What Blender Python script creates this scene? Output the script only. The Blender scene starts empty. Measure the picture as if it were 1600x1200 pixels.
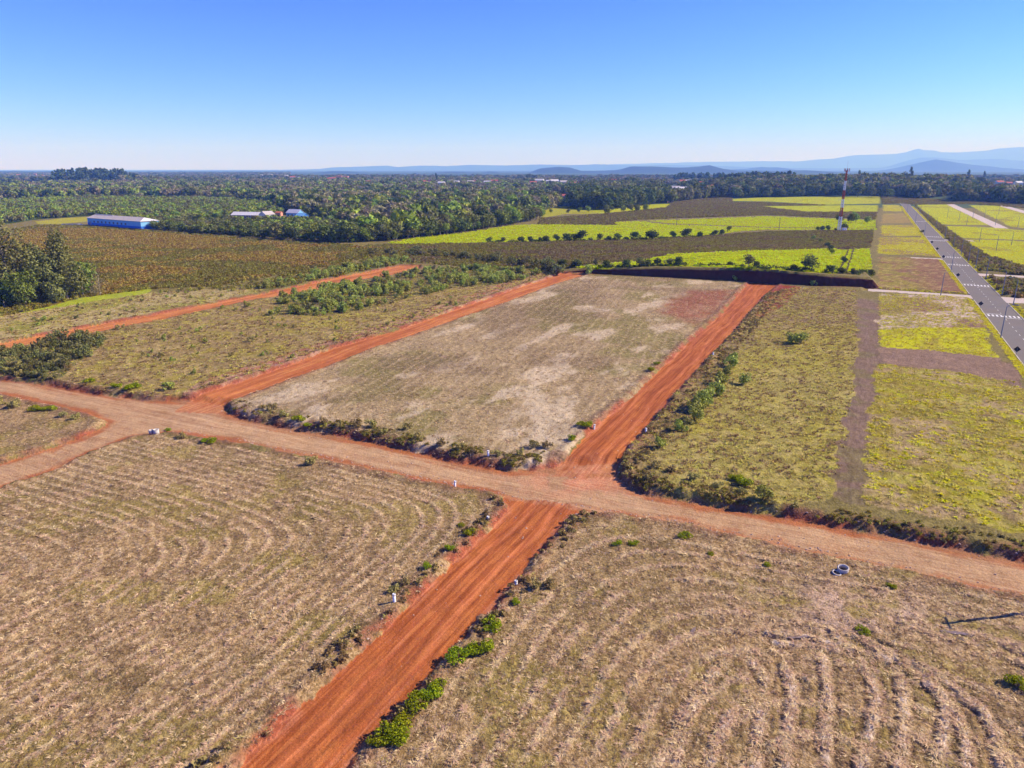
import bpy, math, random
import numpy as np

# ------------------------------------------------------------------ camera
scene = bpy.context.scene
R = math.radians
CAM_Z = 46.0
PITCH = math.atan(336.0 / 1110.0)
cam_data = bpy.data.cameras.new("camera")
cam_data.sensor_width = 36.0
cam_data.lens = 36.0 * 1110.0 / 1600.0
cam_data.clip_start = 0.5
cam_data.clip_end = 90000.0
cam = bpy.data.objects.new("camera", cam_data)
cam.location = (0, 0, CAM_Z)
cam.rotation_euler = (R(90) - PITCH, 0, 0)
scene.collection.objects.link(cam)
scene.camera = cam

# ------------------------------------------------------------------ sky, sun, exposure
SUN_EL = R(35.0)
SUN_AZ = R(80.0)            # clockwise from +Y (north, away from the camera)
world = bpy.data.worlds.new("World")
scene.world = world
world.use_nodes = True
wn = world.node_tree
wn.nodes.clear()
w_out = wn.nodes.new("ShaderNodeOutputWorld")
w_bg = wn.nodes.new("ShaderNodeBackground")
w_sky = wn.nodes.new("ShaderNodeTexSky")
w_sky.sky_type = 'NISHITA'
w_sky.sun_disc = False
w_sky.sun_elevation = SUN_EL
w_sky.sun_rotation = SUN_AZ
w_sky.altitude = 0.0
w_sky.air_density = 1.0
w_sky.dust_density = 0.0
w_sky.ozone_density = 5.0
w_tint = wn.nodes.new("ShaderNodeMix")
w_tint.data_type = 'RGBA'
w_tint.blend_type = 'MULTIPLY'
w_tint.inputs[0].default_value = 1.0
w_tint.inputs[7].default_value = (0.097, 0.106, 0.174, 1)     # white balance, the same in every direction
w_gam = wn.nodes.new("ShaderNodeGamma")
w_gam.inputs['Gamma'].default_value = 1.75                  # deep polarised blue, the same in every direction
w_mul = wn.nodes.new("ShaderNodeMix")
w_mul.data_type = 'RGBA'
w_mul.blend_type = 'MULTIPLY'
w_mul.inputs[0].default_value = 1.0
w_mul.inputs[7].default_value = (7.4, 7.4, 7.4, 1)
w_bg.inputs['Strength'].default_value = 0.12
wn.links.new(w_sky.outputs[0], w_tint.inputs[6])
wn.links.new(w_tint.outputs[2], w_gam.inputs[0])
wn.links.new(w_gam.outputs[0], w_mul.inputs[6])
wn.links.new(w_mul.outputs[2], w_bg.inputs['Color'])
wn.links.new(w_bg.outputs[0], w_out.inputs['Surface'])

sun_data = bpy.data.lights.new("sun", 'SUN')
sun_data.energy = 5.0
sun_data.angle = R(0.53)
sun_data.color = (1.0, 0.91, 0.78)
sun = bpy.data.objects.new("sun", sun_data)
sun.rotation_euler = (R(90) - SUN_EL, 0, -SUN_AZ + math.pi)
sun.location = (300, 60, 300)
scene.collection.objects.link(sun)

scene.view_settings.view_transform = 'Standard'
scene.view_settings.look = 'None'
scene.view_settings.gamma = 1.0
scene.view_settings.exposure = 0.74
HAZE = 1.05e-4           # scattering per metre of the air
scene.view_settings.use_curve_mapping = False
scene.render.engine = 'CYCLES'
cy = scene.cycles
cy.use_denoising = True
cy.max_bounces = 4
cy.diffuse_bounces = 1
cy.glossy_bounces = 1
cy.transmission_bounces = 2
cy.volume_bounces = 1
cy.transparent_max_bounces = 4
cy.use_adaptive_sampling = True
cy.adaptive_threshold = 0.02

# ------------------------------------------------------------------ survey data (metres, x right, y ahead)
PLAN = {
'gravel': [(-130.3,128.6),(-172.1,174.4),(-117.6,156.5),(-103.4,151.5),(-89.3,145.3),(-75.2,140.5),(-67.2,140.9),(-59.7,138.4),(-56.9,134.3),(-52.6,129.7),(-48.9,127.9),(-41.7,124.4),(-33.1,121.7),(-22.5,116.3),(-10.6,109.1),(0,104.9),(5.2,105.7),(7.8,107.2),(17.4,107.8),(16.7,102),(18.3,98),(21.3,95.8),(27.6,92.7),(35.8,89.9),(50.3,83.9),(63,77.5),(82.9,66.2),(75.3,58.8),(57.9,70),(52.3,72.9),(46.3,76),(39.7,79),(32.7,82.2),(23.9,86.9),(17.8,89.1),(10.1,91),(5.5,93.1),(-0.5,94.5),(-2.4,96.7),(-8.8,99.1),(-13.7,101),(-20.4,104.4),(-33.6,110.5),(-44.8,116),(-54.6,119.4),(-61.7,122.4),(-64.2,121.4),(-68.2,120.1),(-70.2,116.3),(-72.4,110.5),(-73.7,105.2),(-77.5,98.5),(-84.9,84.6),(-93.1,94.1),(-83.9,107.8),(-79.9,113.9),(-77.6,119.4),(-76.3,124.4),(-77.8,127.9),(-81.4,131.2),(-88.9,135.5),(-102,141.8),(-110.2,145.8)],
'road_ne': [(-67.7,134.3),(-67.2,140.9),(-63.6,148.1),(-58.8,156.5),(-46.9,183.7),(-34.7,203.8),(-21.3,232.7),(0,277.9),(17.5,313.9),(22.9,326.4),(33.7,320.4),(29.5,312),(16.3,290.7),(0,255.3),(-23.9,208.1),(-37.8,181),(-47,160.3),(-54.8,144.9),(-58.1,137.5),(-58,132.4)],
'road_n': [(6.1,103.2),(7.8,107.2),(10.9,112.5),(15.3,122.7),(26.5,144),(40.3,173.1),(55.4,203.8),(67.6,227.4),(92.5,282.6),(99.9,297.5),(109.6,292.3),(95.9,267.6),(78.7,232.7),(64.8,203.8),(53.3,181),(39.9,154.5),(27.9,129.7),(21.4,116.9),(17.4,107.8),(16.6,101.2)],
'road_s': [(-1.9,96.2),(-0.5,92),(-2.6,86.3),(-7.9,75.5),(-10,71),(-12.4,65.8),(-16.6,57.5),(-22.4,45.6),(-28.3,34.3),(-19.1,34.3),(-13.2,46.1),(-12.1,48.1),(-9.9,53.3),(-4.2,64.3),(0.2,72.8),(3.2,79.6),(7,87.6),(10.1,91),(7.5,94.1)],
'road_w': [(-157.3,152),(-162.2,157.1),(-139.3,188),(-130.2,208.1),(-115.9,230.5),(-103.5,252.8),(-92.9,273.4),(-81.5,301),(-69.9,323.9),(-55.3,352.8),(-45.8,352.8),(-44.4,341.1),(-54.4,317.9),(-65.5,302.8),(-75.5,277.9),(-88,262),(-93.3,256.7),(-110.6,219.3),(-121.1,202.1),(-134.4,181)],
'crop1': [(64,349.2),(75.8,368.9),(88.4,381),(141.5,396.9),(214.5,432),(159.5,313.9),(131.1,291.5),(106.9,297.4),(84,312),(58.1,324),(40.7,323.6),(31,328.6),(30.2,336.8),(42.3,336.9)],
'crop2': [(-80.8,466.6),(-66.8,502.2),(-29.4,554.8),(0,619.5),(27.6,626.7),(90.1,619.5),(91.5,657.6),(120.2,665.8),(132.6,626.7),(207.8,588.7),(293,582.2),(286.9,569.7),(202.4,572.8),(178.4,560.7),(149.3,527.2),(116.8,507),(87.9,495.6),(42.9,483.7),(0,470.8),(-41.1,462.5),(-73.3,458.4)],
'crop3': [(123.8,670),(184.9,700.7),(259.8,739.3),(339.1,678.5),(295.1,588.7),(211.3,598.6),(145.3,634.2)],
'crop4': [(34.2,930.7),(66.3,946.9),(95.3,946.9),(117,955.2),(218.5,1007.8),(214.3,972.2),(192.2,915),(150.2,857),(96.8,788.1),(82.4,782.3),(58.4,782.3),(30.4,719.5)],
'crop5': [(348.7,1165.3),(428.4,1228.1),(622.3,1241.4),(512,1017.1),(420.3,980.8),(376,1076.2),(328.6,1097.3)],
'crop6': [(313.2,946.9),(413,963.6),(487.2,972.2),(410.3,818),(330,818),(313.1,830.6),(305.2,870.8)],
'lotA': [(496.6,980.8),(518.9,980.8),(444.9,830.6),(422.4,830.6)],
'lotB': [(398.2,782.3),(426.3,793.9),(358.2,649.6),(325.7,641.8)],
'lotC': [(315.7,619.5),(344.1,619.5),(295.8,522),(264.6,516.9)],
'lotD': [(257.8,507),(290.2,507),(233.3,390),(213.6,399),(206.7,405.2)],
'lotE': [(199.2,390),(226.8,378.6),(173.9,270.5),(146.2,282.6)],
'lotF': [(138.8,267.6),(168.6,263.4),(142.7,208.1),(108,204.7)],
'lotG': [(108,204.7),(141.3,208.1),(121.5,172.5),(97.7,183.7)],
'lotG2': [(97.7,183.7),(121.5,172.5),(120.2,162.5),(110.5,146.2),(103.8,158.1),(89,166.5)],
'lotH': [(89,166.5),(103.8,158.1),(110.9,151),(107.4,134.3),(106.6,98.5),(83.1,73.7),(67,83.2),(60.5,86.3),(49.3,91),(60.8,113.9)],
'track': [(125.5,256.7),(133.5,256.7),(89,166.5),(61.3,113.9),(48.4,90.1),(45.7,93.1),(58.9,116.9),(78.9,157.1)],
'lotE1': [(17.4,107.8),(21.4,116.9),(27.9,129.7),(39.9,154.5),(53.3,181),(64.8,203.8),(79.4,222.3),(101,203.8),(78.9,157.1),(58.9,116.9),(45.7,93.1),(35.9,90.1),(27.6,92.9),(21.3,96),(18.4,98.2),(16.7,102)],
'lotE0': [(64.8,203.8),(95.9,267.6),(112.5,282.6),(134.7,276.4),(99.1,199.6),(77.8,217.4)],
'redE': [(97.1,267.6),(107.6,289),(116.2,284.1),(93.7,241.8),(77.7,220.3),(77.6,224.3)],
'lotR1': [(542.1,980.8),(595.4,989.7),(439.1,674.2),(412.3,619.5),(370.1,626.7)],
'lotR2': [(364,612.4),(397,591.9),(400.5,502.2),(357.5,446.7),(346.4,488.2),(311.5,502.2)],
'lotR3': [(306.7,492.8),(340.3,479.3),(353.4,395.9),(298.5,332.3),(249.7,348),(255.8,384.2)],
'lotR4': [(607.1,972.2),(640.1,955.2),(469.7,619.5),(421.8,554.8),(416.5,605.4)],
'darkR': [(466,830.6),(364,612.4),(306.7,492.8),(255.8,384.2),(249.7,348),(289.5,321.9),(265.5,294),(230.2,319.8),(219.3,334.4),(260.8,418.2),(395.4,691.6),(531,963.6)],
'darkR2': [(208.2,310.1),(218.5,302.8),(251.6,277.9),(212.7,232.7),(188.5,259.3),(187.3,270.5)],
'lotN': [(-58.1,137.5),(-54.6,144.4),(-46.7,159.2),(-37.5,179.6),(-25.7,202.1),(0,252.8),(16.1,287.4),(32.7,315.9),(59.2,310.1),(94,297.5),(94.3,285.7),(54.8,203.8),(40.3,173.1),(26.5,144),(15.3,122.7),(7.8,107.2),(5.2,105.7),(0,104.9),(-10.6,109.1),(-22.5,116.3),(-33.1,121.7),(-41.7,124.4),(-48.9,127.9),(-53.8,131.2)],
'redN': [(48.5,230.5),(57.2,256.7),(68.1,273.4),(80.5,277.9),(89.6,276.4),(70.2,232.7),(55.5,208.1),(49.9,217.4)],
'lotSW': [(-83.7,83.2),(-76.6,97.1),(-73,103.9),(-69.4,114.8),(-63.5,120.1),(-53.6,116.9),(-33,108.3),(-20.1,102.7),(-8.6,97.3),(-1.9,93.7),(-0.5,91.6),(-2.6,86),(-7.9,75.4),(-12.3,65.6),(-16.6,57.4),(-22.4,45.6),(-28.3,34.3),(-62.4,34.3)],
'lotSE': [(10.1,90.5),(17.7,88.5),(32.5,81.5),(46,75.4),(57.6,69.5),(74.3,57.9),(62.4,34.3),(-19.1,34.3),(-13.2,46),(-9.8,53.1),(-4.2,64),(3.2,79.3),(7.2,87.2)],
'lotIsl': [(-128.6,126.8),(-109.2,144.4),(-101.2,140.5),(-88.2,134.3),(-80.7,130.1),(-77.8,127.5),(-76.8,124.7),(-78,120.1),(-80.3,114.5),(-84.5,108.6),(-94.1,95.2)],
'lotNW': [(-157.3,152),(-134,180.3),(-120.6,201.3),(-110.1,218.3),(-87.6,260.6),(-75.1,276.4),(-54,315.9),(-42.1,334.4),(-12.2,338.9),(19.7,321.9),(17.5,313.9),(0,277.9),(-21.3,232.7),(-37.3,202.1),(-46.9,183.7),(-58.8,156.5),(-67.2,140.9),(-75.4,140.9),(-89.5,145.8),(-103.7,152),(-117.9,157.1),(-173.3,175.7)],
'bankNE': [(-68.8,140.9),(-69.7,151),(-62.4,167),(-52.2,188),(-39.4,214.5),(-22.9,251.5),(-2.7,297.5),(11.6,321.9),(22,325.8),(17.5,313.9),(0,277.9),(-21.3,232.7),(-37.3,202.1),(-46.9,183.7),(-58.8,156.5),(-67.2,140.9)],
'thickNW': [(-156.3,157.1),(-172.1,174.4),(-133,178.9),(-128.4,187.3),(-121.1,198.8),(-113,194.1),(-108.5,179.6),(-105.4,165.3),(-100.8,152),(-109.7,153.5),(-117.9,157.1)],
'greenW': [(-169,203.8),(-164.3,224.3),(-160.2,237.2),(-157.8,259.3),(-144.9,281),(-135.9,267.6),(-144.6,244.1),(-153.1,232.7),(-155,210.8)],
'strawW': [(-164.7,159.7),(-187.7,203.8),(-164.3,224.3),(-137.3,270.5),(-118.3,277.9),(-94.4,277.9),(-104,254),(-116.4,231.6),(-130.7,209),(-139.8,188.8)],
'brownW': [(-191.5,188),(-419.6,428.4),(-378.3,502.2),(-359.3,507),(-382.4,585.4),(-332.3,579),(-254.4,532.5),(-171.6,483.7),(-94.5,442.9),(-76.3,428.4),(-76.6,390),(-92.4,343.4),(-106.8,312),(-121.4,285.7),(-143.4,277.9),(-157.8,259.3),(-160.2,237.2),(-164.3,224.3),(-169,203.8)],
'thickMid': [(-77.4,225.3),(-84,256.7),(-75.5,277.9),(-54,315.9),(-42.1,334.4),(-12.2,341.1),(8.9,330.1),(13.7,315.9),(-5.2,289),(-21.7,282.6),(-35.7,262),(-51,232.7),(-61.9,225.3)],
'thickUp': [(-98.4,274.9),(-98.3,302.8),(-84.1,334.4),(-70.1,373.1),(-59.7,381.4),(-49.4,367.8),(-56.9,352.8),(-71.8,325.9),(-83.7,299.2),(-93.4,274.9)],
'scrubMid': [(-94.5,442.9),(-73.3,458.4),(0,466.6),(86.9,490.3),(147.9,522),(196.2,554.8),(282.9,566.7),(217.1,435.6),(142.9,401.2),(89.2,384.6),(64.6,352.3),(30.8,343),(17.8,330.1),(-12.3,343.4),(-52,362.7),(-69.7,390)],
'scrubFar': [(27.7,700.7),(94.8,771.1),(189.1,899.8),(223,980.8),(350.5,1055.8),(413,963.6),(314.8,946.9),(325.1,805.8),(402.9,805.8),(345.6,691.6),(267,760.2),(127.8,691.6),(93.8,665.8),(88.4,626.7),(22.1,626.7)],
'paleMid': [(128.5,400.7),(70.2,393.5),(72.8,408.7),(114.3,428.4),(206,483.7),(223.7,466.6),(186.5,418.9)],
'sideL': [(144.3,281.8),(166.8,274.9),(171.9,267.6),(170.3,256.7),(165.6,247.8),(165.3,255.3),(161.8,266.2),(141.3,275.6)],
'clearH': [(-167.5,549.1),(-162.8,585.4),(-132.9,579),(-125,543.5),(-147.9,522)],
'clearB': [(-436.7,665.8),(-436.9,710),(-422.2,739.3),(-385.7,674.2),(-394,634.2),(-413.6,634.2)],
'hillfield': [(667.9,1933),(882.4,2533),(1012.7,2597.2),(758.5,1933),(678.1,1815.6)],
'farfield': [(918,1496.6),(1078.9,1736.6),(1266.8,1619),(1064.6,1358.1),(940,1459.6)],
'townfield': [(406.8,1390.5),(535.8,1762.1),(542.9,1711.8),(439.5,1390.5)],
'lowforest': [(-522.1,674.2),(-782.3,1017.1),(-674.6,1189.7),(-468.4,1141.8),(-337.8,1017.1),(-243.7,771.1),(-296.7,674.2),(-297.7,619.5),(-427.9,749.6),(-450.2,691.6),(-436.9,619.5)],
'tallforest': [(-782.3,1017.1),(-1272.9,1664.1),(-1040.4,1997.9),(-675.7,2225.9),(-351.2,2533),(0,2418.1),(162.6,1872.4),(83,1055.8),(27.1,771.1),(-20.9,591.9),(-47.6,537.9),(-79.4,497.4),(-103.9,488.2),(-139.3,619.5),(-214.3,739.3),(-262.2,830.6),(-337.8,1017.1),(-468.4,1141.8),(-674.6,1189.7)],
'woodC': [(74.8,899.8),(86.6,1241.4),(140.8,1619),(315.4,1815.6),(322.1,1576.2),(230.3,1076.2),(165.7,946.9),(112.6,857)],
'woodR': [(352.8,1189.7),(479.7,1576.2),(642.2,1872.4),(709.6,1815.6),(867,1997.9),(1115.6,2143.4),(1138.1,1872.4),(1006.4,1619),(791.4,1297.4),(650.7,1165.3),(637,1268.9),(541.9,1268.9)],
'hedgeW': [(-338.1,634.2),(-300.4,619.5),(-272.9,674.2),(-258.1,674.2),(-225.5,674.2),(-213.3,682.8),(-189.9,674.2),(-131.1,619.5),(-100.1,566.7),(-81.5,483.7),(-99.4,466.6),(-117,470.8),(-179.7,507),(-240.3,543.5),(-314.2,598.6)],
'gapW': [(-338.9,343.4),(-489.5,502.2),(-400.5,566.7),(-404.2,619.5),(-355,619.5),(-310.1,585.4),(-176.4,497.4),(-96.1,450.6),(-65.2,458.4),(-48.1,384.2),(-49.3,343.4),(-93.9,276.4),(-137.3,270.5),(-122.8,289),(-356,502.2)],
'gapR': [(186,885.1),(226.3,1036.1),(381.5,1327.1),(365.6,1215.1),(316.4,1055.8),(340.9,1026.5),(215.4,946.9)],
'gapR2': [(651.2,1297.4),(650.7,1165.3),(670.7,1097.3),(686.2,980.8),(630.3,899.8),(628.6,998.7),(542.3,984.4),(540.5,1017.1),(506.4,998.7)],
'woodRR': [(636.4,1055.8),(791.4,1297.4),(822.6,1241.4),(862.3,1097.3),(733.1,930.7),(686.2,980.8),(682.5,1055.8)],
'woodTown': [(338.6,1496.6),(553.8,1933),(796.5,2418.1),(803.5,2316.8),(642.2,1872.4),(467.5,1535.4),(357.2,1241.4),(239.8,1055.8),(217.8,1017.1)],
'clump': [(-1406.1,2316.8),(-1175.1,2316.8),(-1351.1,2665.9),(-1616.7,2665.9)],
'edgeline': [(-317.7,605.4),(-275.4,566.7),(-240.3,543.5),(-205.3,527.2),(-179.7,507),(-145.9,483.7),(-117,470.8),(-99.4,466.6),(-85.1,479.3),(-70.5,497.4),(-46.7,527.2),(-25.3,572.8),(0,626.7),(23.1,691.6)],
}
SPOT = {
'edges_left': [(547.2,1026.5),(130.5,177.6)],
'post': [(-8.7,98.9),(-3.9,108.6),(-13,68.2),(15,122),(23.9,118.8),(-3.3,87.4),(0.5,72),(50.6,173.1)],
'ring': [(-65.1,121.4),(39.5,74.7)],
'cliff': [(19.9,325.9),(33.5,323.9),(59.9,313.9),(95,301),(106.2,294),(125.8,285.7),(144.4,284.1),(147.5,284.1)],
'crop2trees': [(-15,470.8),(-5.9,472.9),(5.9,472.9),(12.2,475),(18.6,477.2),(22.4,477.2),(29.8,479.3),(36.2,479.3),(41.4,481.5),(45.7,481.5),(58.8,483.7),(65.2,483.7),(70.8,483.7),(83.2,488.4),(94.6,487.2),(111.9,501.1),(121.6,504.6),(132.1,507),(146.5,522),(154.6,532.5),(168,560.7)],
'banktrees': [(17.7,334.4),(24.3,343.4),(30.2,336.8),(38.8,330),(42.9,325.3),(52,323.9),(57.9,321.2),(61.3,322.5),(65.4,321.3),(70.6,320.2),(74.7,319.4),(95.8,312.3),(101,303.4),(103.5,301.7),(117.6,296.8),(124.4,297),(131.8,293.6),(137,294.6),(141.8,294.5),(157.7,312)],
'tower': [(253.2,560.7)],
'lampL': [(138.6,196.4),(160,263.4),(205.2,332.3),(296.1,516.9),(353.8,634.2),(432.6,793.9)],
'lampR': [(175.6,246.5),(186.4,269),(206.8,310.1),(222.7,343.4),(236,370.5),(252.1,402),(271.8,442.9),(298.5,497.4),(335.9,572.8),(381.6,665.8),(433.9,771.1)],
'signs': [(128.5,174.4),(159.7,238.3),(193.3,306.4),(226,373.1),(244.7,411.6),(263.5,450.6),(303.4,532.5)],
'cross': [(160.3,228.4),(192,292.3),(223.6,357.7),(239.3,390),(285.8,483.7),(299.2,511.9),(374.5,665.8)],
'utility': [(139.6,615.9),(211,572.8),(85.5,634.2),(594.2,1241.4),(749,1055.8),(697.8,1017.1),(679.2,1007.8),(675.6,1017.1),(661.6,1045.9),(668.2,1036.1)],
'lampFar': [(387.8,619.5),(466.7,719.5),(412.7,591.9),(514.5,771.1),(455.3,719.5),(412.3,619.5),(414.2,674.2),(430,719.5),(356,502.2),(307.8,475),(283.9,421.5),(312.4,450.6)],
'blue': [(-361.6,619.5),(-305.8,582.2)],
'house2': [(-269.6,710),(-239.1,700.7)],
'house3': [(-220.1,719.5),(-198.4,700.7)],
'leftTrees': [(-174.7,246.5),(-168,251.5),(-161.9,256.7),(-159.2,262),(-167.9,242.9),(-163.4,251.5),(-182.9,244.1),(-154.5,264.8),(-158.9,266.2),(-173,239.4)],
'palms': [(-168.2,619.5),(-156.5,605.4),(-160.2,674.2),(-150.6,657.6),(-140.8,634.2),(-141.3,657.6),(-138.8,554.8),(-152.5,522),(-122.9,619.5),(-124.6,674.2),(-83.6,591.9),(-46.1,554.8)],
}
BUSH = {
'bright': [(0.4,68,0.8),(-2.3,63.7,1.5),(-3.2,60.2,1.5),(-4.1,59.6,1.3),(-5.2,58.5,1.6),(-6.5,54.4,1.4),(-7.3,53.4,1.4),(-8.2,52.4,1.6),(-8.9,50.4,1.5),(-9.7,48.8,1.8),(-10.6,48.6,1.5),(-11.3,48.4,1.2),(-5.7,83.2,1.1),(-7.8,79.6,0.9),(-10.2,75,0.9),(-6.7,85.8,0.7),(13.7,121.7,1.5),(12.7,122.4,1.2),(10,115.1,1.3),(32.8,159.2,1.4),(34.9,165.3,1.1),(34.9,97.8,1.9),(34.2,98.9,1.5),(-52.9,116,1.4),(-54,116.6,1),(22.5,82.5,1.2),(15.5,80.9,0.9),(13.2,80.9,0.9),(24.7,78.4,0.7),(43.5,71,0.8),(-95.4,133.9,1.6),(-91.3,133.1,1.5),(-93.5,133.5,1.3),(-93.8,151,1.5),(-81.2,145.8,1.9),(-85.2,146.7,1.6),(-82.7,145.3,1.4),(-75.2,148.1,1.2),(-63.8,123.4,0.8),(-40,125.4,1.7),(-37.8,124,1.1),(31,75.8,0.7),(36.1,62.9,1),(46.5,54.4,1.4)],
'olive': [(-47.2,132,2),(-28.3,122.7,2.1),(-25.9,122.7,2.2),(-19,121.4,1.7),(6,112.2,1.8),(3.8,112.8,1.9),(1.3,109.4,1.5),(-32.6,106.7,1.9),(-58.9,118.2,1.6),(-100.2,135.1,2.4),(-86.7,129.7,1.7),(-83.6,128.3,1.5),(-104.2,137.1,2.3),(-49.2,132.4,1.4),(-12.6,71.7,1.5),(-13.5,70.4,1.2),(2.6,71.3,1.5),(4.4,71.7,1.3),(32.7,124,2),(24.8,102,1.6),(27.7,98.9,1.5),(30.4,96.2,1.4),(22.9,103.7,1.6),(-22.9,118.8,1.5),(-16.3,116.3,1.6),(-12.1,113.3,1.7),(-8.6,111.1,1.7),(-6.2,109.9,1.5),(-2.6,108.8,1.6),(-35.2,124.4,1.8),(-31.8,122.7,1.6),(-43.5,128.3,1.8),(36.8,91.4,1.4),(33.5,94.1,1.3),(39.5,90.1,1.2),(20.6,99.6,1.5)],
'green': [(45.7,149.1,2),(42.1,140.9,2.1),(38.3,134.3,2.3),(36.3,131.2,2),(40.2,137.5,1.8),(34.2,125.4,1.8),(52,163.6,1.8),(49.1,157.1,1.6),(25.1,112.5,1.3),(35.8,92.4,1.6),(54.2,168.2,1.5),(77.8,186.6,2.2),(75.7,188,1.8),(30.6,120.1,1.5),(34.6,320.4,2.6),(-73.3,144.9,1.4),(34.9,130.5,1.6),(94.2,301,1.4),(122.3,287.2,1.6),(51.4,149.5,1.6)],
}
TRACKS = [[(19.5,45.6),(22.2,52),(23.8,56.1),(23.2,58.8),(20.3,59.8)],
[(21.8,45.6),(24.9,52),(26.1,55.2),(26.3,57.9)],
[(28,45.6),(32.2,52),(33.7,54.8),(34.2,57.9),(33.5,60.8),(33.3,63.4)],
[(31.1,45.6),(34,50.4),(36,54),(36.7,57),(36.6,59.8),(35.1,62.9)],
[(33.9,45.6),(37.5,50.4),(39.2,53.1),(39,55.7),(37.6,58.8),(35.5,62.3)],
[(36.5,45.6),(38,48.3),(39.2,52),(38.6,56.1),(37.5,59.8)],
[(39.3,45.6),(41,49),(41.5,52),(40.5,55.2),(39,57.9)],
[(25.2,45.6),(27.6,51.2),(29.7,56.1),(30.8,59.8)],
[(41.2,64.5),(44.7,63.4),(48.3,61.8),(50.7,59.6)],
[(42,63.4),(44.5,62),(46.9,60.6),(49.5,57.9)],
[(26.7,61.5),(29.7,61),(33.1,60)],
[(26.5,62.9),(30.2,62.3),(34.1,60.6)],
[(19.1,56.5),(14.4,50.4),(11.2,45)],
[(21,58.8),(17.4,54.4),(14.8,49.7),(12.7,45)],
[(21.4,54),(18.1,49.7),(15.6,45.3)]]
CLIFF_H = [0, 2.0, 3.6, 4.8, 5.2, 4.4, 3.4, 0]
TOWN = [(-2703.2,4058.7),(-2720.7,4228.4),(-2471,3902.1),(-1848.3,2981),(-1780.4,2895.5),(-1316.5,3902.1),(-1228.7,3757.1),(-1103.3,3622.5),(-882.8,2981),(-862.2,2981),(-627.8,2533),(-600.3,2473.6),(-658.2,2814.7),(-631.4,2814.7),(-403.7,2067.8),(-228.9,1997.9),(-184.6,1933),(-156.1,2067.8),(-116.6,2067.8),(-102.3,2143.4),(-65.9,1997.9),(-50.2,2067.8),(55.4,1933),(78.5,2104.8),(109.9,2183.8),(118.4,2067.8),(138.7,1997.9),(137.8,1762.1),(145.8,1711.8),(158.4,1736.6),(224.3,2067.8),(251.2,2067.8),(291.9,2143.4),(376.8,2067.8),(388,2032.2),(395.3,1997.9),(312.4,1424.2),(319.6,1390.5),(337.2,1424.2),(371.1,1496.6),(438.8,1711.8),(376.9,1424.2),(393.8,1459.6),(452,1872.4),(449.7,1933),(568.7,1997.9),(575.6,1933),(617.2,2032.2),(657.4,2104.8),(85.7,1141.8),(1235.6,1872.4),(1279.9,1902.2),(1284.4,1872.4)]
BIGWHITE = [(284.1,1902.2),(335.3,1902.2)]
BRICKWALL = [(220,1036.1),(250.1,1097.3)]
HILLS = {
'near_hills': (8500, [(-7340,25),(-5860,25),(-5420,21),(-5100,18),(-4960,4),(-4400,7),(-4100,14),(-3680,4),(-3080,4),(-2860,14),(-2720,21),(-2600,4),(-2200,7),(-2100,18),(-1880,21),(-1680,4),(-1020,-3),(-800,11),(-640,18),(-360,4),(-260,18),(-80,4),(180,4),(320,53),(520,71),(660,60),(800,25),(1000,25),(1160,32),(1240,39),(1360,71),(1540,78),(1900,60),(2120,74),(2260,85),(2380,53),(2560,32),(3000,25),(3380,32),(3560,18),(3900,-3),(7340,-3)]),
'mid_hills': (15000, [(-12960,-41),(3880,-41),(4400,21),(5040,83),(5360,77),(5560,34),(6340,-4),(6860,9),(7380,-4),(7580,-4),(7880,46),(8260,169),(8520,237),(8760,194),(9160,145),(9700,83),(10360,9),(11660,-28),(14260,-41)]),
'long_ridge': (25000, [(-21580,-37),(-10780,-37),(-6460,46),(-6040,98),(-4960,128),(-4200,159),(-3880,108),(-3020,159),(-2160,139),(-1400,180),(-220,159),(860,190),(2160,170),(2800,200),(4300,159),(5380,180),(6880,149),(8620,87),(10780,67),(12600,87),(13320,334),(13740,416),(14160,416),(15040,334),(16320,375),(16980,313),(21520,211),(28000,87)]),
'far_range': (34000, [(-29360,-123),(-11740,-10),(-2940,102),(4680,256),(7020,312),(8780,354),(11400,382),(13160,382),(13880,451),(14600,493),(15460,632),(15900,660),(17340,688),(17920,771),(18460,951),(18620,882),(19280,840),(19520,771),(20380,771),(21680,854),(22100,937),(23100,1006),(23540,992),(26160,1047),(34940,826),(43820,437)]),
}

# ------------------------------------------------------------------ numeric helpers
rng = np.random.default_rng(7)
random.seed(7)

def lin(r, g, b, k=1.0):
    f = lambda c: ((c / 255 + 0.055) / 1.055) ** 2.4 if c / 255 > 0.04045 else c / 255 / 12.92
    return np.array([f(r) * k, f(g) * k, f(b) * k])

def _hash(ix, iy, seed):
    h = (ix * 374761393 + iy * 668265263 + seed * 2147483647 + 1013904223) & 0xFFFFFFFF
    h = ((h ^ (h >> 13)) * 1274126177) & 0xFFFFFFFF
    h = (h ^ (h >> 16)) & 0xFFFF
    return h / 65535.0

def vnoise(x, y, seed=0):
    ix = np.floor(x).astype(np.int64); iy = np.floor(y).astype(np.int64)
    fx = x - ix; fy = y - iy
    fx = fx * fx * (3 - 2 * fx); fy = fy * fy * (3 - 2 * fy)
    a = _hash(ix, iy, seed); b = _hash(ix + 1, iy, seed)
    c = _hash(ix, iy + 1, seed); d = _hash(ix + 1, iy + 1, seed)
    return (a + (b - a) * fx) * (1 - fy) + (c + (d - c) * fx) * fy

def fbm(x, y, seed=0, octv=3):
    s = 0.0; amp = 0.5; tot = 0.0
    for o in range(octv):
        s = s + amp * vnoise(x * 2 ** o + 17.3 * o, y * 2 ** o - 9.1 * o, seed + o)
        tot += amp; amp *= 0.5
    return s / tot

def sstep(a, b, x):
    t = np.clip((x - a) / (b - a), 0, 1)
    return t * t * (3 - 2 * t)

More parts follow.
